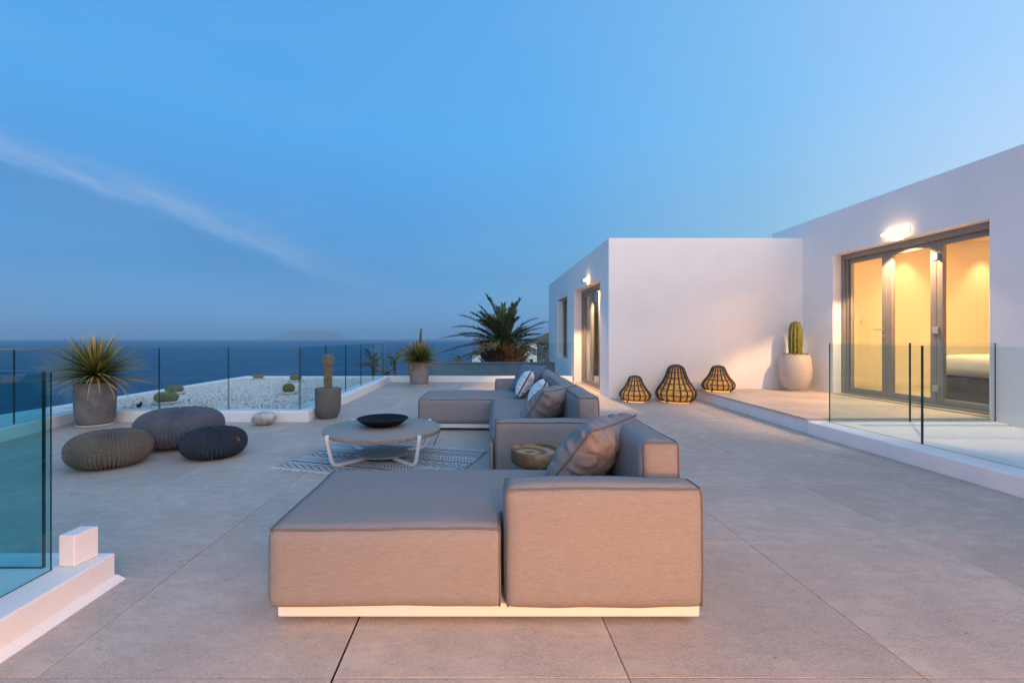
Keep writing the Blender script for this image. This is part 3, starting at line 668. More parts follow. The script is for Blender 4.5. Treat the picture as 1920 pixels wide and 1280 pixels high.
# wing behind the viewpoint, its lit doors warm the near floor and the sofa
hc = thing('rear_wing', 'white wing closing the near end of the terrace with wide lit doors', 'house')
walls('wall', [(-1.1, 6.22, -2.65, -2.32, -.2, 2.75), (-1.1, -.8, -6.0, -2.65, -.2, 2.75), (3.2, 3.5, -6.0, -2.65, -.2, 2.75), (-.8, 3.2, -6.0, -5.7, -.2, 2.75), (-.8, 3.2, -5.7, -2.65, 2.55, 2.75)], [(-.40, 2.2, -2.65, -2.32, 0.0, 2.30)], M['plaster'], hc, bevel=.016)
MB().box(-.79, 3.19, -5.69, -2.33, -.2, .012).build('interior_floor', M['interior_floor'], hc)
fr = MB(); fr.box(-.398, -.34, -2.55, -2.45, .013, 2.298); fr.box(2.14, 2.198, -2.55, -2.45, .013, 2.298); fr.box(-.34, 2.14, -2.55, -2.45, 2.22, 2.298)
fr.build('door_frame', M['taupe_frame'], hc, bevel=.006)
for k in range(3):
    x0 = -.338+k*.826; x1 = x0+.822
    f = MB(); f.box(x0, x0+.07, -2.53, -2.47, .02, 2.21); f.box(x1-.07, x1, -2.53, -2.47, .02, 2.21); f.box(x0+.07, x1-.07, -2.529, -2.471, .02, .10); f.box(x0+.07, x1-.07, -2.529, -2.471, 2.14, 2.21)
    d = f.build('door_leaf', M['taupe_frame'], hc, bevel=.004); MB().box(x0+.066, x1-.066, -2.503, -2.497, .096, 2.144).build('pane', M['pane'], d)
def floor_lamp(x, y, z, e, lab):
    t = thing('floor_lamp', lab, 'lamp', (x, y, .012))
    MB().lathe([(.14, 0), (.14, .015), (.02, .025)], 28).build('base', M['black'], t, smooth='auto'); MB().tube([(0, 0, .02), (0, 0, z-.30)], .012, 8).build('stem', M['black'], t)
    MB().lathe([(.01, -.30), (.18, -.24), (.28, -.11), (.30, 0), (.28, .11), (.18, .24), (.01, .30)], 28, c=(0, 0, z)).build('globe', M['pane'], t, smooth=True)
    MB().lathe([(.005, -.03), (.03, 0), (.005, .03)], 16, c=(0, 0, z)).build('bulb', emat('warm_bulb', (1, .5, .2), 30), t, smooth=True)
    l = bpy.data.lights.new('globe_light', 'POINT'); l.energy = e; l.color = (1, .43, .16); l.shadow_soft_size = .29; o = bpy.data.objects.new('globe_light', l); COL.objects.link(o); o.parent = t; o.location = (0, 0, z)
floor_lamp(1.75, -3.05, 1.38, REAR, 'globe floor lamp in the room behind the viewpoint, right side') if (REAR := 220) else None
floor_lamp(.35, -3.2, 1.36, REAR*.8, 'globe floor lamp in the room behind the viewpoint, left side')

t = thing('added_lantern', 'added clear glass floor lantern behind the viewpoint, warming the sofa front', 'lantern', (1.05, -.95, 0))  # unseen lantern added as a low warm light on the sofa front
MB().lathe([(.10, 0), (.12, .02), (.12, .06), (.10, .07)], 32).build('base', M['black'], t, smooth='auto')
MB().lathe([(.10, .072), (.125, .2), (.125, .5), (.10, .60)], 32, cap0=False, cap1=False).build('glass_cylinder', M['pane'], t, smooth=True)
MB().tube([(0, 0, .071), (0, 0, .30)], .03, 16).build('candle', M['white_metal'], t)
MB().lathe([(.002, .31), (.012, .33), (.002, .37)], 12).build('flame', emat('candle_flame', (1, .5, .18), 30), t)
l = bpy.data.lights.new('added_lantern_light', 'POINT'); l.energy = 225; l.color = (1, .38, .12); l.shadow_soft_size = .06; o = bpy.data.objects.new('added_lantern_light', l); COL.objects.link(o); o.parent = t; o.location = (0, 0, .42)
# wall lamps
def wall_lamp(x, y, z, label, ln=.42, e=60, tilt=3):
    t = thing('wall_lamp', label, 'wall lamp', (x, y, z), group='long wall lamps above the doors')
    MB().box(-.012, .0, -ln/2, ln/2, -.035, .035).build('back_plate', M['white_metal'], t)
    MB().box(-.075, -.0125, -ln/2, ln/2, -.022, .022).build('diffuser', M['bulb'], t, bevel=.008)
    o = spot('lamp_light', (-.06, 0, -.045), e, 112, .25, (1, .60, .30), None, .03, t); o.rotation_euler = (0, R(-tilt), 0)
    return t
o = wall_lamp(0, 0, 0, 'added long wall lamp above the doors behind the viewpoint, warming the near floor', .40, 400, -14); o.location = (.9, -2.319, 2.5); o.rotation_euler = (0, 0, R(-90))  # unseen lamp added to warm the near floor from above
wall_lamp(XB-.001, 6.73, 2.735, 'bright long wall lamp above the three glazed doors of the right wing', .40, 360)
wall_lamp(XA-.001, 10.35, 2.51, 'bright long wall lamp above the recessed annex door', .30, 420, 4)

# ------------------------------------------------------------------ glass railings
def glass_panel(parent, a, b, z0, z1, gap=.006, th=.014, gm=None):
    a = np.array(a, float); b = np.array(b, float); d = (b-a)/np.linalg.norm(b-a); n = np.array([-d[1], d[0]])*th/2; a = a+d*gap; b = b-d*gap
    q = [a-n, b-n, b+n, a+n]; v = [(p[0], p[1], z0) for p in q]+[(p[0], p[1], z1) for p in q]
    m = MB(); m.add(v, [(0, 1, 5, 4), (2, 3, 7, 6)], 0); m.add(v, [(1, 2, 6, 5), (3, 0, 4, 7), (0, 3, 2, 1)], 1); m.add(v, [(4, 5, 6, 7)], 2)
    return m.build('glass_panel', [gm or M['glass'], M['glass_edge'], M['glass_top']], parent)
def railing(label, pts, z0, z1, gm=None, th=.014):
    t = thing('glass_railing', label, 'glass fence', (pts[0][0], pts[0][1], z0))
    loc = np.array(pts[0])
    for a, b in zip(pts[:-1], pts[1:]): glass_panel(t, np.array(a)-loc, np.array(b)-loc, 0.0005, z1-z0, gm=gm, th=th)
    return t
KT = .1485
XS = -2.555; YF = 6.37
railing('glass fence along the front of the gravel bed behind the woven poufs', [(-5.52, YF), (-4.535, YF), (-3.555, YF), (XS, YF)], KT, 1.022)
railing('glass fence running back beside the gravel bed behind the furry cactus', [(XS, YF+.02)]+[(XS, 7.47+1.1*i) for i in range(5)], KT, 1.035, M['glass_side'])
railing('glass fence across the far end of the terrace behind the small potted yucca', [(XS+.03, 12.12), (-1.50, 12.12), (-.35, 12.12), (.8, 12.12), (1.75, 12.12), (2.46, 12.12)], KT, 1.06, M['glass_clear'])
railing('glass fence on the sea side parapet at the far left', [(-5.68, 6.30), (-5.47, 5.29), (-5.26, 4.25), (-5.07, 3.2), (-4.93, 2.15), (-4.8, 1.1), (-4.68, 0)], KT, 1.025)
railing('tall near glass corner rising from the white kerb at the lower left', [(-4.3, 2.0), (-1.93, 2.0)], .1355, 1.006, M['glass_teal'], .018)
railing('near glass pane running towards the viewer on the lower left kerb', [(-1.884, 1.985), (-1.884, .55), (-1.884, -.9)], .1355, 1.004, M['glass_teal'], .008)
railing('glass fence along the right kerb with a dark joint', [(4.20, 5.42), (4.20, 4.28), (4.18, 3.1), (4.17, 1.9)], KZ+.0005, 1.085)
railing('short glass fence across to the wall in front of the lit doors', [(4.215, 5.44), (5.19, 5.44), (6.225, 5.44)], KZ+.0005, 1.10)

# near left kerb with its little upstand
nk = poly_slab([(-1.734, 2.145), (-4.4, 2.145), (-4.4, -2.3), (-1.734, -2.3)], -.005, .135).build('low_parapet', M['kerb'], bevel=.01, seg=3)
tag(nk, 'white kerb in the lower left corner under the nearest glass', 'parapet')
sp = poly_slab([(-1.734+.012, 2.16), (-1.745, 2.16), (-1.745, -2.3), (-1.734+.012, -2.3)], .0005, .02)
wdg = MB().add([(-1.735, 2.15, .0008), (-1.700, 2.165, .0008), (-1.700, -2.3, .0008), (-1.735, -2.3, .0008), (-1.735, 2.15, .03), (-1.735, -2.3, .03)], [(0, 1, 4), (1, 2, 5, 4), (2, 3, 5), (0, 4, 5, 3), (0, 3, 2, 1)]).build('plaster_fillet', M['kerb'], nk)
blk = MB().add([(-1.879, 2.008, 0), (-1.806, 2.006, 0), (-1.786, 2.112, 0), (-1.872, 2.112, 0), (-1.879, 2.008, .139), (-1.806, 2.006, .139), (-1.786, 2.112, .139), (-1.872, 2.112, .139)], [(3, 2, 1, 0), (4, 5, 6, 7), (0, 1, 5, 4), (1, 2, 6, 5), (2, 3, 7, 6), (3, 0, 4, 7)])
b = blk.build('upstand_block', M['kerb'], bevel=.006, seg=3); b.location = (0, 0, .1358); tag(b, 'small white plastered block standing on the lower left kerb', 'block')

# ------------------------------------------------------------------ background
gw = tag(MB().box(-1.65, 2.47, 15.0, 15.3, -3, .33).build('garden_wall', M['garden_wall'], bevel=.02), 'low blue grey garden wall beyond the far glass, in front of the palm', 'wall')
MB().box(-1.67, 2.47, 14.97, 15.33, .331, .365).build('coping', M['garden_wall'], gw, bevel=.006)
def terrain(name, x0, x1, y0, y1, nx, ny, fn, m):
    V = []; F = []
    for i in range(nx+1):
        for j in range(ny+1):
            x = x0+(x1-x0)*i/nx; y = y0+(y1-y0)*j/ny; V.append((x, y, fn(x, y)))
            if i and j: a = i*(ny+1)+j; F.append((a-ny-2, a-1, a, a-ny-1))
    return MB().add(V, F).build(name, m, smooth=True)
def slope(x, y):
    n = noise.noise(Vector((x*.05, y*.05, 0)))*2.0+noise.noise(Vector((x*.3, y*.3, 3)))*.3
    base = -2.6-(y-13)*.035
    rise = max(0, min(1, (x-3)/12.0))*max(0, min(1, (y-22)/50))*7.6
    leftdrop = max(0, -2-x)*.42+max(0, y-110)*.55
    return base+rise-leftdrop+n*min(1, max(0, y-18)/30)
tag(terrain('hillside', -60, 120, 12.4, 190, 90, 90, slope, M['land']), kind='structure', label='dry hillside falling to the sea beyond the terrace')
def head(x, y):
    d = ((x+1900)/300)**2+((y-1900)/110)**2
    return -47+8.5*math.exp(-d*1.2)+noise.noise(Vector((x*.01, y*.01, 1)))*2.2*math.exp(-d)
tag(terrain('headland', -2500, -1300, 1600, 2200, 60, 30, head, M['far_land']), kind='structure', label='low tan headland on the sea at the far left')
def small_house(name, cx, cy, w, d, z0, z1, label):
    t = thing(name, label, 'house', (cx, cy, z0))
    walls('wall', [(-w/2, w/2, -d/2, d/2, 0, z1-z0)], [], M['plaster'], t, bevel=.05)
    MB().box(-w*.12, w*.16, -d/2-.01, -d/2+.02, (z1-z0)*.35, (z1-z0)*.75).build('window', M['black'], t)
    MB().box(-w/2+.1, w/2-.1, -d/2+.1, d/2-.1, z1-z0+.002, z1-z0+.06).build('roof', M['kerb'], t)
small_house('distant_house', -.30, 40, .75, 3, -6, -.42, 'tiny white house left of the palm, above the garden wall')
small_house('distant_house', 5.0, 46, 1.1, 4, -5, .55, 'pale house half hidden by the right side palm fronds')

def dome_tuft(m, c, r, n, seed=0, flat=.7, leaf=.5):
    rr = random.Random(seed)
    for _ in range(n):
        a = rr.uniform(0, 2*math.pi); z = rr.uniform(-.2, 1); q = math.sqrt(max(0, 1-z*z))*rr.uniform(.6, 1)
        p = np.array(c)+np.array([q*math.cos(a), q*math.sin(a), z*flat])*r; s = leaf*r*rr.uniform(.08, .2)
        d = np.array([rr.uniform(-1, 1) for _ in range(3)]); d /= np.linalg.norm(d); e = np.cross(d, [0.3, .5, .8]); e /= np.linalg.norm(e)
        m.add([p-d*s, p+e*s*.6, p+d*s, p-e*s*.6], [(0, 1, 2, 3)])
for k in range(7):
    x = 7+k*2.1; y = 62+rng.uniform(-4, 8); z = slope(x, y); m = MB(); dome_tuft(m, (0, 0, 0), 1.2+rng.uniform(0, .7), 260, k)
    o = m.build('bush', M['scrub'], loc=(x, y, z+.2)); tag(o, 'dark scrub bush on the hillside, '+('farthest left of the ridge row', 'second from the left along the ridge', 'third from the left along the ridge', 'middle of the ridge row', 'third from the right along the ridge', 'second from the right along the ridge', 'farthest right of the ridge row')[k], 'bush', 'scrub bushes along the ridge')

def palm(name, label, O, tips, rib=.014, ll=.40, nl=46, trunk=None, depth=.6, seed=0, mat_l=None):
    """fronds given as tip offsets (dx, dz) and lift; each frond is a part of its own"""
    rr = random.Random(seed); root = thing(name, label, 'palm tree', O)
    for (dx, dz, lift, dy) in tips:
        p0 = np.array([dx*.06, dy*.1, dz*.02]); p3 = np.array([dx, dy, dz]); L = np.linalg.norm(p3)
        c1 = np.array([dx*.38, dy*.38, dz*.5+lift*L]); t = np.linspace(0, 1, 22)[:, None]
        P = (1-t)**2*p0+2*(1-t)*t*c1+t**2*p3; m = MB(); m.tube(P, np.linspace(rib*1.6, rib*.3, 22), 5, 1)
        T = np.gradient(P, axis=0); T /= np.linalg.norm(T, axis=1)[:, None]
        for i in range(nl):
            f = .10+.90*i/(nl-1); k = f*21; a = int(min(20, k)); p = P[a]+(P[a+1]-P[a])*(k-a); tt = T[a]
            side = np.cross(tt, [0, 0, 1.]); side /= np.linalg.norm(side)+1e-9; upv = np.cross(side, tt)
            ln = ll*L/2.2*(math.sin(min(1, f*1.25+.12)*math.pi*.62)**.8)*(1.0 if f < .85 else .75)
            for sg in (-1, 1):
                d = tt*rr.uniform(.7, 1.0)+side*sg*rr.uniform(.42, .7)+upv*rr.uniform(.05, .4); d /= np.linalg.norm(d)
                e = p+d*ln*rr.uniform(.75, 1.1)-np.array([0, 0, ln*.12]); wv = np.cross(d, upv); wv = wv/np.linalg.norm(wv)*.028*max(L, 1.4)/2.0
                mid = p+d*ln*.5
                m.add([p-wv*.5, p+wv*.5, mid+wv, mid-wv], [(0, 1, 2, 3)]); m.add([mid-wv, mid+wv, e], [(0, 1, 2)])
        m.build('frond', [mat_l or M['palm'], M['palm_rib']], root)
    return root
PY_ = 18.0
def off(px, py, Y=PY_, c=(945, 657)): return ((px-c[0])*Y/FL, -(py-c[1])*Y/FL)
tl = [((914, 559), .22, -.2), ((973, 565), .12, -.3), ((944, 572), .02, .1), ((933, 580), .03, -.5), ((900, 574), .15, .3), ((865, 592), .22, 0), ((887, 590), .2, -.5), ((832, 634), .24, -.3), ((863, 625), .22, .5), ((833, 660), .22, .2), ((1007, 597), .24, .2), ((1028, 604), .18, -.4), ((1017, 615), .18, .3), ((969, 583), .12, .6), ((968, 598), .25, -.8), ((1012, 640), .25, -.2), ((1022, 655), .28, .5), ((876, 648), .25, -1.0), ((925, 590), .08, .8), ((957, 585), .08, .7), ((990, 612), .2, 1.0), ((905, 610), .2, -1.2), ((1026, 676), .4, -.7), ((850, 612), .25, 1.2), ((880, 670), .35, -.8), ((960, 575), .05, -.9), ((950, 600), .05, -1.3), ((930, 605), .1, -1.4), ((980, 640), .3, -1.4), ((915, 650), .3, -1.5)]
tips = []
for (p, lift, dy) in tl: dx, dz = off(*p); tips.append((dx, dz, lift, dy))
rq = random.Random(8)
for (p, lift, dy) in tl: dx, dz = off(*p); q = rq.uniform(.62, .86); a = rq.uniform(-.16, .16); tips.append(((dx*math.cos(a)-dz*math.sin(a))*q, (dz*math.cos(a)+dx*math.sin(a))*q, lift*rq.uniform(.7, 1.2), dy+rq.choice((-1, 1))*rq.uniform(.5, 1.1)))
cz = H-(657-PY0)*PY_/FL; pm = palm('palm_tree', 'large date palm with arching fronds behind the low garden wall', ((945-PX0)*PY_/FL, PY_, cz), tips, seed=3)
tk = MB(); tk.lathe([(.40, -3.2), (.50, -2.0), (.72, -.75), (.78, -.35), (.55, .05), (.25, .3)], 26).build('trunk', M['bark'], pm, smooth=True)
st = MB(); rr = random.Random(5)
for k in range(300):
    a = rr.uniform(0, 2*math.pi); z0 = rr.uniform(-.8, .1); r0 = .6; d = rr.uniform(.25, .85)
    st.tube([(r0*math.cos(a), r0*math.sin(a), z0), ((r0+d*.5)*math.cos(a), (r0+d*.5)*math.sin(a), z0+d*.5), ((r0+d)*math.cos(a+.1), (r0+d)*math.sin(a+.1), z0+d*rr.uniform(.2, 1.0))], [.022, .014, .004], 4)
so = st.build('old_leaf_stalks', mat('rusty_stalks', (.22, .10, .04), .85, .1, var=.4, vscale=5), pm); so['kind'] = 'stuff'
def small_palm(px, py, Y, r, label, n=13, seed=0, trunk=1.6):
    rr = random.Random(seed); tips = []
    for k in range(n):
        a = 2*math.pi*k/n+rr.uniform(-.2, .2); e = rr.uniform(-.35, .9); q = r*rr.uniform(.75, 1.05)
        tips.append((q*math.cos(a)*math.cos(e), q*math.sin(e), .3, q*math.sin(a)*math.cos(e)))
    o = palm('palm_tree', label, ((px-PX0)*Y/FL, Y, H-(py-PY0)*Y/FL), tips, rib=.02, ll=.5, nl=16, seed=seed)
    MB().tube([(0, 0, .05), (.03, 0, -trunk*.5), (0, 0, -trunk)], [.09, .11, .14], 10).build('trunk', M['bark'], o, smooth=True)
small_palm(740, 676, 26, 1.0, 'small dark fan palm left of the far potted yucca', seed=1, trunk=5)
small_palm(768, 674, 28, 1.1, 'small dark palm just behind the far potted yucca pot', seed=2, trunk=5)
small_palm(700, 686, 24, 1.2, 'small green palm seen through the receding glass fence', seed=6, n=17, trunk=5)
small_palm(860, 680, 30, .95, 'small green palm top poking over the garden wall', seed=8, trunk=5)
small_palm(722, 700, 22, .8, 'low dark palm at the foot of the far glass corner', seed=9, trunk=4)

# ================================================================== SOFAS
FAB = M['fabric']
s1 = thing('sectional_sofa', 'nearest grey chaise sofa with its back end towards the viewer', 'sofa', (0, 1.815, 0))
def loc(b, oy): return (b[0], b[1], b[2]-oy, b[3]-oy, b[4], b[5])
OY = 1.79
b = loc((-.858, .715, 1.780, 2.62, .066, .390), OY); nt = loc((.088, .90, 1.70, 1.945, 0, .5), OY)
top = b[5]; y0, y1 = b[2], b[3]
upholstery('seat_cushion', [b, nt], FAB, s1, puff=(.022, .014, .010), it=3, seams=[[(b[0], y0, top), (.088, y0, top)], [(b[0], y0, top), (b[0], y1, top)], [(b[0], y1, top), (b[1], y1, top)], [(.088, y0, top), (.088, nt[3], top)], [(.088, y0, b[4]), (.088, y0, top)]], seed=1)
a = loc((.098, .902, 1.780, 1.940, .066, .552), OY)
upholstery('armrest', [a], FAB, s1, puff=(.006, .012, .010), it=3, seams=box_seams(a), seed=2)
a = loc((.715, .885, 1.950, 2.60, .40, .698), OY)
upholstery('backrest', [a], FAB, s1, puff=(.012, .008, .008), it=3, seams=box_seams(a, top=False, back=True)+[[(a[1], a[2], a[5]), (a[1], a[3], a[5])]], seed=3)
upholstery('backrest_base', [loc((.722, .885, 1.948, 2.60, .088, .396), OY)], FAB, s1, puff=(.004,)*3, it=2, seed=4)
def sofa_frame(parent, boxes, z0=.035, z1=.084):
    m = MB()
    xs = cuts(*[q[i] for q in boxes for i in (0, 1)]); ysx = cuts(*[q[i] for q in boxes for i in (2, 3)])
    V, Fc, _ = grid_solid(xs, ysx, [z0, z1], in_boxes([(*q, 0, 1) for q in boxes])); m.add(V, Fc)
    return m.build('frame', M['white_metal'], parent, bevel=.008, seg=3)
sofa_frame(s1, [(-.822, .892, 1.802-OY, 2.59-OY)], .022, .078)
for (x, y) in ((-.72, .115), (.78, .115), (-.72, .70), (.78, .70)): MB().lathe([(.026, .0), (.026, .0225)], 14, c=(x, y-.035, 0)).build('foot', M['black'], s1)

s2 = thing('sectional_sofa', 'farther long grey corner sofa reaching back to the far chaise, piled with pillows', 'sofa', (.10, 3.24, 0), rz=R(-1.9))
def b2(x0, x1, y0, y1, z0, z1): return (x0-.10, x1-.10, y0-3.24, y1-3.24, z0, z1)
a = b2(.105, .895, 3.235, 3.395, .088, .556); upholstery('armrest', [a], FAB, s2, puff=(.006, .01, .01), seams=box_seams(a), seed=5)
a = b2(.068, .72, 3.40, 5.60, .088, .410); upholstery('seat_cushion', [a], FAB, s2, puff=(.012, .01, .02), seams=box_seams(a), seed=6, h=.035)
q = b2(.068, .095, 3.235, 3.40, .088, .40); upholstery('seat_edge', [q], FAB, s2, puff=(0, 0, 0), it=1, h=.014)
a = b2(-.86, .74, 5.61, 6.56, .088, .402); upholstery('seat_cushion', [a], FAB, s2, puff=(.012, .01, .02), seams=box_seams(a), seed=7, h=.035)
a = b2(.11, .90, 6.57, 6.73, .088, .556); upholstery('armrest', [a], FAB, s2, puff=(.006, .01, .01), seams=box_seams(a), seed=8)
a = b2(.725, .900, 3.41, 5.36, .40, .712); upholstery('backrest', [a], FAB, s2, puff=(.012, .006, .008), seams=box_seams(a, top=False, back=True)+[[(a[1], a[2], a[5]), (a[1], a[3], a[5])], [(a[0], a[2], a[5]), (a[0], a[3], a[5])]], seed=9, h=.035)
a = b2(.725, .900, 5.38, 6.56, .40, .712); upholstery('backrest', [a], FAB, s2, puff=(.012, .006, .008), seams=box_seams(a, top=False, back=True)+[[(a[1], a[2], a[5]), (a[1], a[3], a[5])]], seed=10, h=.035)
upholstery('backrest_base', [b2(.745, .900, 3.405, 6.56, .088, .396)], FAB, s2, puff=(.004,)*3, it=2, seed=11, h=.04)
sofa_frame(s2, [(-.01, .79, .02, 3.47), (-.94, .79, 2.385, 3.31)])
for (x, y) in ((.06, .08), (.72, .08), (.06, 3.38), (.72, 3.38), (-.86, 2.45), (-.86, 3.22), (.72, 1.7)): MB().lathe([(.026, .0), (.026, .0355)], 14, c=(x, y, 0)).build('foot', M['black'], s2)

# ------------------------------------------------------------------ pillows
U0 = (.66, .72, .03); V0 = (-.47, .42, -.76)
pillow('throw_pillow', 'big grey piped pillow leaning on the nearest sofa back', .50, .46, .26, M['fabric_pale'], (.525, 2.12, .715), U0, V0, M['piping'], seed=1, concave=.07, wr=.015)
pillow('throw_pillow', 'grey piped pillow in the near corner of the farther sofa', .52, .48, .27, M['fabric_pale'], (.525, 3.72, .715), U0, V0, M['piping'], seed=4, concave=.07, wr=.014)
pillow('throw_pillow', 'slate blue square pillow against the far armrest', .46, .46, .16, M['fabric_dark'], (.60, 6.40, .80), (.66, -.74, -.01), (-.46, -.40, -.76), None, seed=7, concave=.08, wr=.004)
pillow('throw_pillow', 'white bolster pillow with a dark seam beside the slate pillow', .50, .33, .19, M['white_fabric'], (.60, 5.40, .735), (.16, .95, .0), (-.42, 0, -.75), M['black_cord'], seed=9, concave=.03, wr=.006, pipe_r=.007)
pillow('throw_pillow', 'second white pillow mostly hidden behind the grey piped pillow', .42, .30, .17, M['white_fabric'], (.68, 4.62, .70), (.10, .95, .0), (-.45, 0, -.70), M['black_cord'], seed=12, concave=.03, wr=.006, pipe_r=.006)

# ------------------------------------------------------------------ wooden side table
t = thing('side_table', 'round teak side table standing between the two sofas', 'side table', (.362, 2.925, 0))
MB().lathe([(.05, .325), (.120, .33), (.146, .345), (.160, .362), (.163, .375), (.163, .430), (.160, .436), (.147, .436), (.144, .430), (.143, .424)], 56, cap1=True).build('table_top', M['wood'], t, smooth='auto')
for k in range(3):
    a = k*2.094+.4; MB().tube([(.06*math.cos(a), .06*math.sin(a), .345), (.12*math.cos(a), .12*math.sin(a), .0)], [.018, .012], 10).build('leg', M['wood'], t, smooth='auto')

# ------------------------------------------------------------------ coffee table
cx, cy, zt = -.937, 4.35, .30
t = thing('coffee_table', 'round low table with a speckled stone top on white bent tube legs', 'coffee table', (cx, cy, 0))
MB().lathe([(.52, zt-.044), (.548, zt-.040), (.556, zt-.018), (.554, zt-.004), (.548, zt)], 96).build('table_top', M['granite'], t, smooth='auto')
MB().lathe([(.245, .050), (.252, .053), (.252, .060), (.248, .063)], 64).build('lower_shelf', M['shelf'], t, smooth='auto')
ringp = [(.40*math.cos(a), .40*math.sin(a), zt-.042) for a in np.linspace(0, 2*math.pi, 48, endpoint=False)]
MB().tube(ringp, .013, 8, closed=True).build('ring', M['white_metal'], t, smooth=True)
for k in range(4):
    a = R(45+90*k)
    def pt(r, z): return (r*math.cos(a), r*math.sin(a), z)
    P = [pt(.574, zt+.004), pt(.570, zt-.04), pt(.548, .16), pt(.530, .088)]
    for q in range(1, 9): g = q/8*math.radians(80); P.append(pt(.528-.062*(1-math.cos(g))-.006*q/8, .088-.066*math.sin(g)))
    P += [pt(.40, .0225), pt(.3, .027), pt(.16, .034), pt(.03, .036)]
    l = MB(); l.tube(P, .018, 10); l.tube([pt(.572, zt-.045), pt(.40, zt-.042)], .011, 8); l.build('leg', M['white_metal'], t, smooth=True)
t = MB().lathe([(.10, 0), (.14, .001), (.18, .018), (.243, .062), (.250, .070), (.247, .074), (.240, .070), (.18, .048), (.10, .028), (.01, .024)], 72).build('fire_bowl', M['bowl'], smooth='auto', loc=(-.955, 4.43, zt+.001))
tag(t, 'shallow black bowl on the round stone table', 'bowl')

# ------------------------------------------------------------------ rug
ang = R(-17); t = thing('rug', 'blue grey and white patterned flatweave rug under the coffee table', 'rug', (-1.84, 4.02, .001), ang)
nx, ny = 60, 44; V = []; F = []
for i in range(nx+1):
    for j in range(ny+1):
        x = 1.66*i/nx; y = 1.10*j/ny; e = .012*noise.noise(Vector((x*3, y*3, 0))); z = .006+.003*noise.noise(Vector((x*5, y*5, 2)))
        V.append((x+e*(1 if i in (0, nx) else .3), y+e*.7, z))
        if i and j: a = i*(ny+1)+j; F.append((a-ny-2, a-1, a, a-ny-1))
w = MB().add(V, F).build('weave', M['rug'], t, smooth=True); sm = w.modifiers.new('thick', 'SOLIDIFY'); sm.thickness = .005
fm = MB(); rr = random.Random(2)
for side in (0, 1):
    for k in range(190):
        x = 1.66*(k+rr.random())/190; y = 0 if side == 0 else 1.10; dr = -1 if side == 0 else 1; ln = rr.uniform(.03, .06); sw = rr.uniform(-.02, .02)
        fm.tube([(x, y, .006), (x+sw*.5, y+dr*ln*.5, .007), (x+sw, y+dr*ln, .003)], [.0028, .0024, .0012], 4)
f = fm.build('fringe', M['white_fabric'], t); f['kind'] = 'stuff'

# ------------------------------------------------------------------ woven poufs
def pouf(label, x, y, r, h, material, rows, cols, leather=None, seed=0):
    t = thing('woven_pouf', label, 'pouf', (x, y, 0), group='woven poufs')
    ns = rows*5; na = cols*6; s = np.linspace(0, 1, ns+1); a = np.arange(na)*2*np.pi/na
    ph = -np.pi/2+np.pi*s; n_ = 3.4
    cr = np.sign(np.cos(ph))*np.abs(np.cos(ph))**(2/n_); zz = np.sign(np.sin(ph))*np.abs(np.sin(ph))**.88
    cr = np.maximum(cr, .0005)
    rr_ = r*cr; z_ = h/2+h/2*zz; z_ = np.maximum(z_, 0.0)
    rs = np.cos(2*np.pi*rows*s)[:, None]; al = np.cos(cols*a)[None]
    alt = np.cos(np.pi*rows*s)[:, None]*np.sin(cols*a/1.0)[None]
    damp = np.clip(cr*2.2, 0, 1)[:, None]
    disp = (.0075*rs*(.5+.5*al)+.009*al+.0022*np.sign(alt)*np.abs(alt)**.5*0)*damp
    nx_ = np.cos(ph)[:, None]; nz_ = np.sin(ph)[:, None]
    lump = 1+.012*np.sin(2*a+seed)[None]+.008*np.sin(5*a+seed*2)[None]
    X = (rr_[:, None]*lump+disp*nx_)*np.cos(a)[None]; Y = (rr_[:, None]*lump+disp*nx_)*np.sin(a)[None]; Z = np.broadcast_to(z_[:, None], X.shape)+disp*nz_
    Z = np.maximum(Z, .0)
    V = np.stack([X, Y, Z], -1).reshape(-1, 3); i = np.arange(ns)[:, None]; j = np.arange(na)[None]; j2 = (j+1) % na
    Fq = np.stack([i*na+j, i*na+j2, (i+1)*na+j2, (i+1)*na+j], -1).reshape(-1, 4)
    m = MB(); m.v = [V]; m.f = Fq.tolist(); m.mi = [0]*len(m.f); m.n = len(V)
    m.build('woven_cover', material, t, smooth=True)
    if leather:
        aa = R(leather); c = .94
        px, py, pz = r*1.005*c*math.cos(aa), r*1.005*c*math.sin(aa), h*.66
        m = MB(); d = np.array([math.cos(aa), math.sin(aa), .35]); tt = np.array([-math.sin(aa), math.cos(aa), 0]); up = np.array([-.45*math.cos(aa), -.45*math.sin(aa), .9])
        p = np.array([px, py, pz])
        for sg in (-1, 1):
            q = p+tt*sg*.004; m.add([q-up*.02+d*.004, q-up*.02+tt*sg*.013+d*.012, q+up*.02+tt*sg*.010+d*.014, q+up*.02+d*.006], [(0, 1, 2, 3)])
        o = m.build('leather_tab', M['leather'], t); sm = o.modifiers.new('thick', 'SOLIDIFY'); sm.thickness = .004
    return t
pouf('taupe woven rope pouf at the front left of the three', -3.39, 4.13, .312, .300, M['weave_brown'], 22, 56, 8, 1)
pouf('largest woven pouf, slate blue, behind the other two', -3.26, 4.90, .415, .385, M['weave_blue'], 27, 68, 12, 2)
pouf('small charcoal woven pouf on the right of the three', -2.62, 4.44, .285, .264, M['weave_black'], 20, 46, -14, 3)

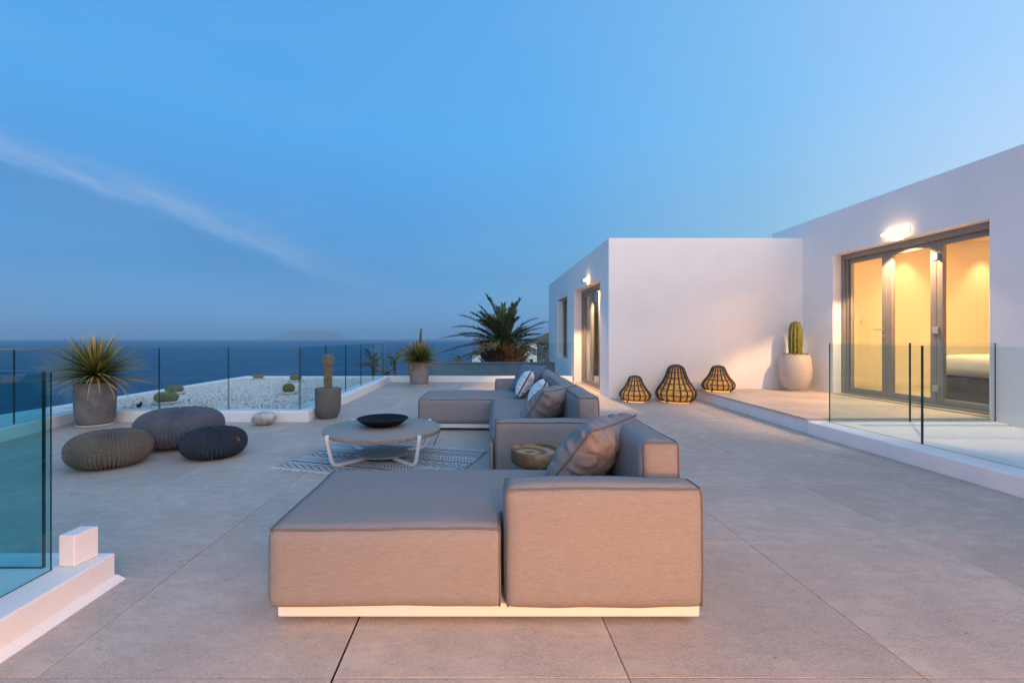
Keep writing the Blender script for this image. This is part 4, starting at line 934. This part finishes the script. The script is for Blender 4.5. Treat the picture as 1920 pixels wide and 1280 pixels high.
# ------------------------------------------------------------------ beach stone
V = []; F = []; nu, nv = 36, 20
for i in range(nv+1):
    for j in range(nu):
        a = 2*math.pi*j/nu; p = math.pi*i/nv; v = Vector((.155*math.sin(p)*math.cos(a), .12*math.sin(p)*math.sin(a), .092*math.cos(p)))
        v *= 1+.10*noise.noise(v*7+Vector((3, 1, 2))); V.append(v)
for i in range(nv):
    for j in range(nu): F.append((i*nu+j, (i+1)*nu+j, (i+1)*nu+(j+1) % nu, i*nu+(j+1) % nu))
o = MB().add(V, F).build('beach_stone', M['rock'], smooth=True, loc=(-2.885, 6.03, .087)); o.rotation_euler = (0, R(-9), R(12))
tag(o, 'smooth speckled beach stone lying by the low kerb', 'stone')

# ------------------------------------------------------------------ plants
def pot(root, prof, material, tray=None, n=56):
    MB().lathe(prof, n, cap1=False).build('pot', material, root, smooth='auto')
    if tray: MB().lathe([(tray[0]*.92, 0), (tray[0], .008), (tray[0]+.006, tray[1]), (tray[0]-.012, tray[1]), (tray[0]-.02, .014)], 56).build('saucer', M['saucer'], root, smooth='auto')
def leaf_mesh(L, wdt, droop, seed):
    n = 9; V = []; F = []; z = 0; x = 0; a = 0
    for i in range(n+1):
        t = i/n; w = wdt*(1-t**2.2)*(.55+.45*min(1, t*5))+.0006
        V += [(x+.25*w, -w, z), (x-.1*w, 0, z), (x+.25*w, w, z)]
        if i: k = 3*i; F += [(k-3, k, k+1, k-2), (k-2, k+1, k+2, k-1)]
        a = droop*(t**1.3); x += L/n*math.sin(a); z += L/n*math.cos(a)
    return V, F
def yucca(name, label, loc_, potf, head_z, L, n, wdt=.0085, seed=0, low=-25, group=None):
    rr = random.Random(seed); root = thing(name, label, 'potted plant', loc_, group=group); potf(root)
    ms = []
    for k in range(8):
        V, F = leaf_mesh(L*(.90+.03*k), wdt, .03+.075*k, k); b = MB().add(V, F); me = bpy.data.meshes.new('leaf'); me.from_pydata([tuple(map(float, v)) for v in V], [], F); me.materials.append(M['yucca']); me.polygons.foreach_set('use_smooth', [True]*len(F)); me.update(); ms.append(me)
    V, F = leaf_mesh(L, wdt*.8, 1.3, 0); dm = bpy.data.meshes.new('dry_leaf'); dm.from_pydata([tuple(map(float, v)) for v in V], [], F); dm.materials.append(M['dead_leaf']); dm.update()
    ga = math.pi*(3-math.sqrt(5))
    for i in range(n):
        f = (i+.5)/n; el = 90-(f**.54)*(90-low)+rr.uniform(-6, 6); az = i*ga+rr.uniform(-.15, .15)
        m = ms[min(7, max(0, int((1-(el+25)/115)*7+rr.uniform(-1.2, 1.2))))]
        o = bpy.data.objects.new('leaf', m); COL.objects.link(o); o.parent = root
        o.location = (.02*math.cos(az), .02*math.sin(az), head_z+.05*(1-f)-.02)
        o.rotation_euler = (0, R(90-el), az); s = rr.uniform(.82, 1.08)*(1 if el < 70 else .93); o.scale = (1, 1, s)
    for i in range(int(n*.05)+3):
        az = rr.uniform(0, 6.28); o = bpy.data.objects.new('dry_leaf', dm); COL.objects.link(o); o.parent = root
        o.location = (.03*math.cos(az), .03*math.sin(az), head_z-.03); o.rotation_euler = (0, R(rr.uniform(75, 105)), az); o.scale = (1, 1, rr.uniform(.6, .95))
    return root
def bigpot(root):
    pot(root, [(.155, .03), (.185, .035), (.208, .08), (.220, .20), (.225, .38), (.225, .565), (.222, .572), (.206, .572), (.202, .53), (.02, .525)], M['concrete_pot'], (.200, .03))
    MB().lathe([(.202, .52), (.12, .54), (.0, .55)], 32).build('soil', M['soil'], root)
    MB().lathe([(.07, .53), (.085, .56), (.095, .60), (.085, .645), (.04, .66)], 24).build('trunk', M['trunk'], root, smooth=True)
yucca('potted_yucca', 'large spiky yucca in a brown concrete pot at the left parapet', (-5.12, 6.0, 0), bigpot, .665, .64, 297, seed=4, low=-3, wdt=.0145)
def farpot(root):
    pot(root, [(.17, .03), (.20, .035), (.225, .09), (.233, .2), (.236, .40), (.236, .575), (.234, .58), (.218, .58), (.214, .54), (.02, .535)], M['taupe_pot'], (.235, .035))
    MB().lathe([(.214, .53), (.10, .545), (.0, .55)], 32).build('soil', M['soil'], root)
    P = [(0, 0, .6), (.02, 0, 1.0), (.045, 0, 1.38)]; MB().tube(P, [.010, .009, .006], 6).build('stalk', M['flower'], root)
    m = MB(); rr = random.Random(3)
    for k in range(70):
        f = k/70; z = 1.02+.36*f; x = .02+.03*f; a = k*2.4; r = .028*(1-f*.8)+.006
        m.lathe([(.002, 0), (.011, .012), (.011, .028), (.002, .04)], 5, c=(x+r*math.cos(a), r*math.sin(a), z))
    m.build('flower_spike', M['flower'], root)
yucca('potted_yucca', 'smaller spiky yucca with a flower stalk in a taupe pot by the far kerb', (-1.50, 11.12, 0), farpot, .61, .60, 285, seed=9, low=-2, wdt=.023)

def ribbed(prof, ribs, depth, na=None, n=None):
    na = na or ribs*6; V = []; F = []
    for (r, z) in prof:
        for j in range(na):
            a = 2*math.pi*j/na; rr_ = r*(1-depth*(.5-.5*math.cos(ribs*a))**.7*0-depth*abs(math.sin(ribs*a/2))**.0*(.5-.5*math.cos(ribs*a))); V.append((rr_*math.cos(a), rr_*math.sin(a), z))
    for i in range(len(prof)-1):
        for j in range(na): F.append((i*na+j, i*na+(j+1) % na, (i+1)*na+(j+1) % na, (i+1)*na+j))
    F.append(tuple((len(prof)-1)*na+j for j in range(na)))
    return V, F
def spines(m, c, r, prof, ribs, per, ln, th, rr, full=False):
    zs = np.array([p[1] for p in prof]); rs = np.array([p[0] for p in prof])
    for k in range(ribs):
        for i in range(per):
            z = zs[0]+(zs[-1]-zs[0])*(i+rr.random())/per; q = float(np.interp(z, zs, rs)); a = 2*math.pi*(rr.random() if full else k/ribs)
            p = np.array([q*math.cos(a), q*math.sin(a), z])+c
            for _ in range(3):
                d = np.array([math.cos(a)+rr.uniform(-.6, .6), math.sin(a)+rr.uniform(-.6, .6), rr.uniform(-.5, .8)]); d /= np.linalg.norm(d); s = np.cross(d, [.2, .3, .9]); s /= np.linalg.norm(s)
                m.add([p-s*th, p+s*th, p+d*ln*rr.uniform(.6, 1.1)], [(0, 1, 2)])
# furry cactus
t = thing('potted_cactus', 'tall furry grey cactus in a dark ribbed concrete pot', 'potted plant', (-2.215, 6.57, 0))
pot(t, [(.115, 0), (.125, .004), (.13, .02), (.158, .06), (.175, .12), (.181, .20), (.184, .425), (.181, .432), (.166, .432), (.162, .40), (.02, .395)], M['green_pot'])
pebbles(260, 0, 0, 0, 0, .418, .009, .02, disc=.158).build('pot_gravel', M['pebble'], t)['kind'] = 'stuff'
pr = [(.052, .40), (.056, .5), (.060, .62), (.066, .74), (.072, .80), (.073, .84), (.068, .875), (.05, .905), (.02, .92)]
V, F = ribbed(pr, 16, .16); MB().add(V, F).build('stem', M['cactus_grey'], t, smooth=True)
m = MB(); spines(m, np.zeros(3), 0, pr, 16, 46, .030, .0009, random.Random(1)); spines(m, np.zeros(3), 0, pr[4:], 16, 30, .036, .0009, random.Random(3), True); o = m.build('spines', M['spine_grey'], t); o['kind'] = 'stuff'
# green barrel column cactus
t = thing('potted_cactus', 'green ribbed column cactus in a big pale round pot in the house corner', 'potted plant', (5.85, 8.36, SZ))
pot(t, [(.165, .035), (.178, .04), (.210, .10), (.242, .20), (.262, .33), (.262, .44), (.250, .56), (.228, .655), (.225, .672), (.214, .672), (.210, .64), (.02, .635)], M['pale_pot'], (.178, .03))
pebbles(300, 0, 0, 0, 0, .672, .012, .026, disc=.205).build('pot_gravel', M['pebble'], t)['kind'] = 'stuff'
pr = [(.100, .64), (.110, .72), (.115, .85), (.116, 1.0), (.110, 1.12), (.098, 1.20), (.075, 1.255), (.045, 1.28), (.015, 1.288)]
pr = [(float(np.interp(z, [p[1] for p in pr], [p[0] for p in pr])), z) for z in np.linspace(.64, 1.288, 30)]
V, F = ribbed(pr, 11, .34); MB().add(V, F).build('stem', M['cactus'], t, smooth=True)
m = MB(); spines(m, np.zeros(3), 0, pr, 12, 26, .022, .0012, random.Random(2)); o = m.build('spines', M['spine'], t); o['kind'] = 'stuff'
# ball cacti in the gravel
def ball(x, y, w, h, label, twin=False, seed=0):
    t = thing('ball_cactus', label, 'cactus', (x, y, .085), group='ball cacti in white dishes on the gravel'); rr = random.Random(seed)
    MB().lathe([(w*.35, 0), (w*.52, .03), (w*.58, .062), (w*.56, .066), (w*.50, .045)], 32).build('dish', M['kerb'], t, smooth='auto')
    for dx in ((-w*.22, w*.22) if twin else (0,)):
        ww = w*.29 if twin else w*.44
        pr = [(ww*math.cos(p)**.95, .045+h*.45+h*.5*math.sin(p)) for p in np.linspace(-1.2, 1.5, 12)]
        V, F = ribbed(pr, 18, .14); MB().add(np.array(V)+[dx, 0, 0], F).build('cactus_body', M['ball_cactus'], t, smooth=True)
        m = MB(); spines(m, np.array([dx, 0, 0]), 0, pr, 18, 16, .02, .0011, rr); o = m.build('spines', M['spine'], t); o['kind'] = 'stuff'
ball(-5.06, 7.27, .36, .17, 'twin ball cactus in a white dish nearest the glass, above the big pouf', True, 1)
ball(-5.80, 8.55, .32, .15, 'flat ball cactus in a white dish near the sea rim of the gravel', True, 2)
ball(-5.66, 11.5, .28, .13, 'small ball cactus at the far left of the gravel bed', False, 3)
ball(-3.63, 8.55, .25, .19, 'round pale green ball cactus in a white dish left of the glass corner', False, 4)
ball(-4.50, 11.0, .31, .17, 'ball cactus in a dish near the far rim of the gravel', False, 5)
m = MB(); rr = random.Random(4)
for k in range(26):
    a = k*2.4; el = rr.uniform(.3, 1.3); L = rr.uniform(.07, .12); d = np.array([math.cos(a)*math.cos(el), math.sin(a)*math.cos(el), math.sin(el)]); s = np.array([-math.sin(a), math.cos(a), 0])*.012
    m.add([-s*.6, s*.6, d*L*.5+s, d*L*.5-s], [(0, 1, 2, 3)]); m.add([d*L*.5-s, d*L*.5+s, d*L], [(0, 1, 2)])
o = m.build('small_agave', M['scrub'], loc=(-5.25, 6.95, .09)); tag(o, 'tiny dark spiky plant in the gravel beside the nearest ball cactus', 'plant')

# ------------------------------------------------------------------ rattan lanterns
def lantern_prof(r, h, n=22):
    P = []
    for i in range(n):
        t = i/(n-1); z = t
        k = [(0, .80), (.07, .93), (.16, .995), (.25, .98), (.36, .86), (.52, .66), (.68, .52), (.82, .44), (.92, .37), (.98, .27), (1.0, .12)]
        rr_ = float(np.interp(z, [a for a, _ in k], [b for _, b in k])); P.append((r*rr_, .03+(h-.03)*z))
    return P
def lantern(label, x, y, z, r, h, ribs, rings, tube_r):
    t = thing('rattan_lantern', label, 'lantern', (x, y, z), group='rattan floor lanterns along the white wall')
    P = lantern_prof(r-tube_r, h); zs = [p[1] for p in P]; rs = [p[0] for p in P]
    rm_ = MB().tube([(a, 0, b) for a, b in P], tube_r, 7)
    rb = rm_.build('rib', M['rattan'], t, smooth=True)
    for k in range(1, ribs):
        o = dup_obj(rb, t); o.rotation_euler = (0, 0, 2*math.pi*k/ribs)
    for f in rings:
        zz = .03+(h-.03)*f; q = float(np.interp(zz, zs, rs))-tube_r*.8
        w = random.Random(int(f*100)); MB().tube([(q*math.cos(a), q*math.sin(a), zz+.004*math.sin(3*a+f*9)) for a in np.linspace(0, 2*math.pi, 44, endpoint=False)], tube_r*.62, 6, closed=True).build('hoop', M['rattan'], t, smooth=True)
    MB().tube([(rs[0]*math.cos(a), rs[0]*math.sin(a), .03) for a in np.linspace(0, 2*math.pi, 44, endpoint=False)], tube_r, 6, closed=True).build('hoop', M['rattan'], t, smooth=True)
    MB().lathe([(a*.90, b if i else b+.004) for i, (a, b) in enumerate(P[:-1])]+[(P[-1][0]*.8, P[-1][1]-.012)], 48).build('shade', M['shade'], t, smooth=True)
    MB().lathe([(r*.70, .006), (r*.72, .010), (r*.72, .026), (r*.70, .03)], 40).build('light_base', M['lamp_base'], t)
    for k in range(4):
        a = k*math.pi/2+.6; MB().box(-.01, .01, -.01, .01, 0, .03).build('foot', M['rattan'], t, loc=(r*.76*math.cos(a), r*.76*math.sin(a), 0))
lantern('small rattan lantern on the left of the three, on the lower floor', 2.865, 8.33, 0, .288, .465, 16, (.22, .42, .62, .8), .0115)
lantern('largest rattan lantern, middle of the three beside the step', 3.60, 8.28, 0, .362, .668, 18, (.16, .32, .48, .64, .8), .0145)
lantern('rattan lantern standing on the raised step', 4.42, 8.36, SZ, .292, .465, 18, (.22, .42, .62, .8), .012)

# ------------------------------------------------------------------ far island and sea air
def isle(x, y):
    u = (x+13200)/5200; v = (y-34000)/1500
    prof = math.exp(-(u*1.6-.35)**2*2.2)*.95+math.exp(-(u*2.2+.55)**2*3)*.55+.22*noise.noise(Vector((x*.0011, 1.3, 0)))+.12*noise.noise(Vector((x*.004, 4.3, 0)))
    return -60+max(0, prof-.12)*800*max(0, 1-v*v)
tag(terrain('far_island', -20500, -6000, 32500, 35500, 150, 10, isle, M['far_land']), kind='structure', label='faint mountainous island on the horizon')
hz = MB().box(-60000, 60000, -200, 60000, -46, 1150).build('haze', M['plaster']); hz.data.materials.clear()
m = bpy.data.materials.new('sea_air'); m.use_nodes = True; T = NT(m.node_tree); T.n.clear(); o = T.new('ShaderNodeOutputMaterial'); v = T.new('ShaderNodeVolumePrincipled')
v.inputs['Color'].default_value = (.50, .78, 1.0, 1); v.inputs['Density'].default_value = HAZE; v.inputs['Anisotropy'].default_value = .0; T.link(v.outputs[0], o.inputs['Volume']); hz.data.materials.append(m); tag(hz, kind='stuff')
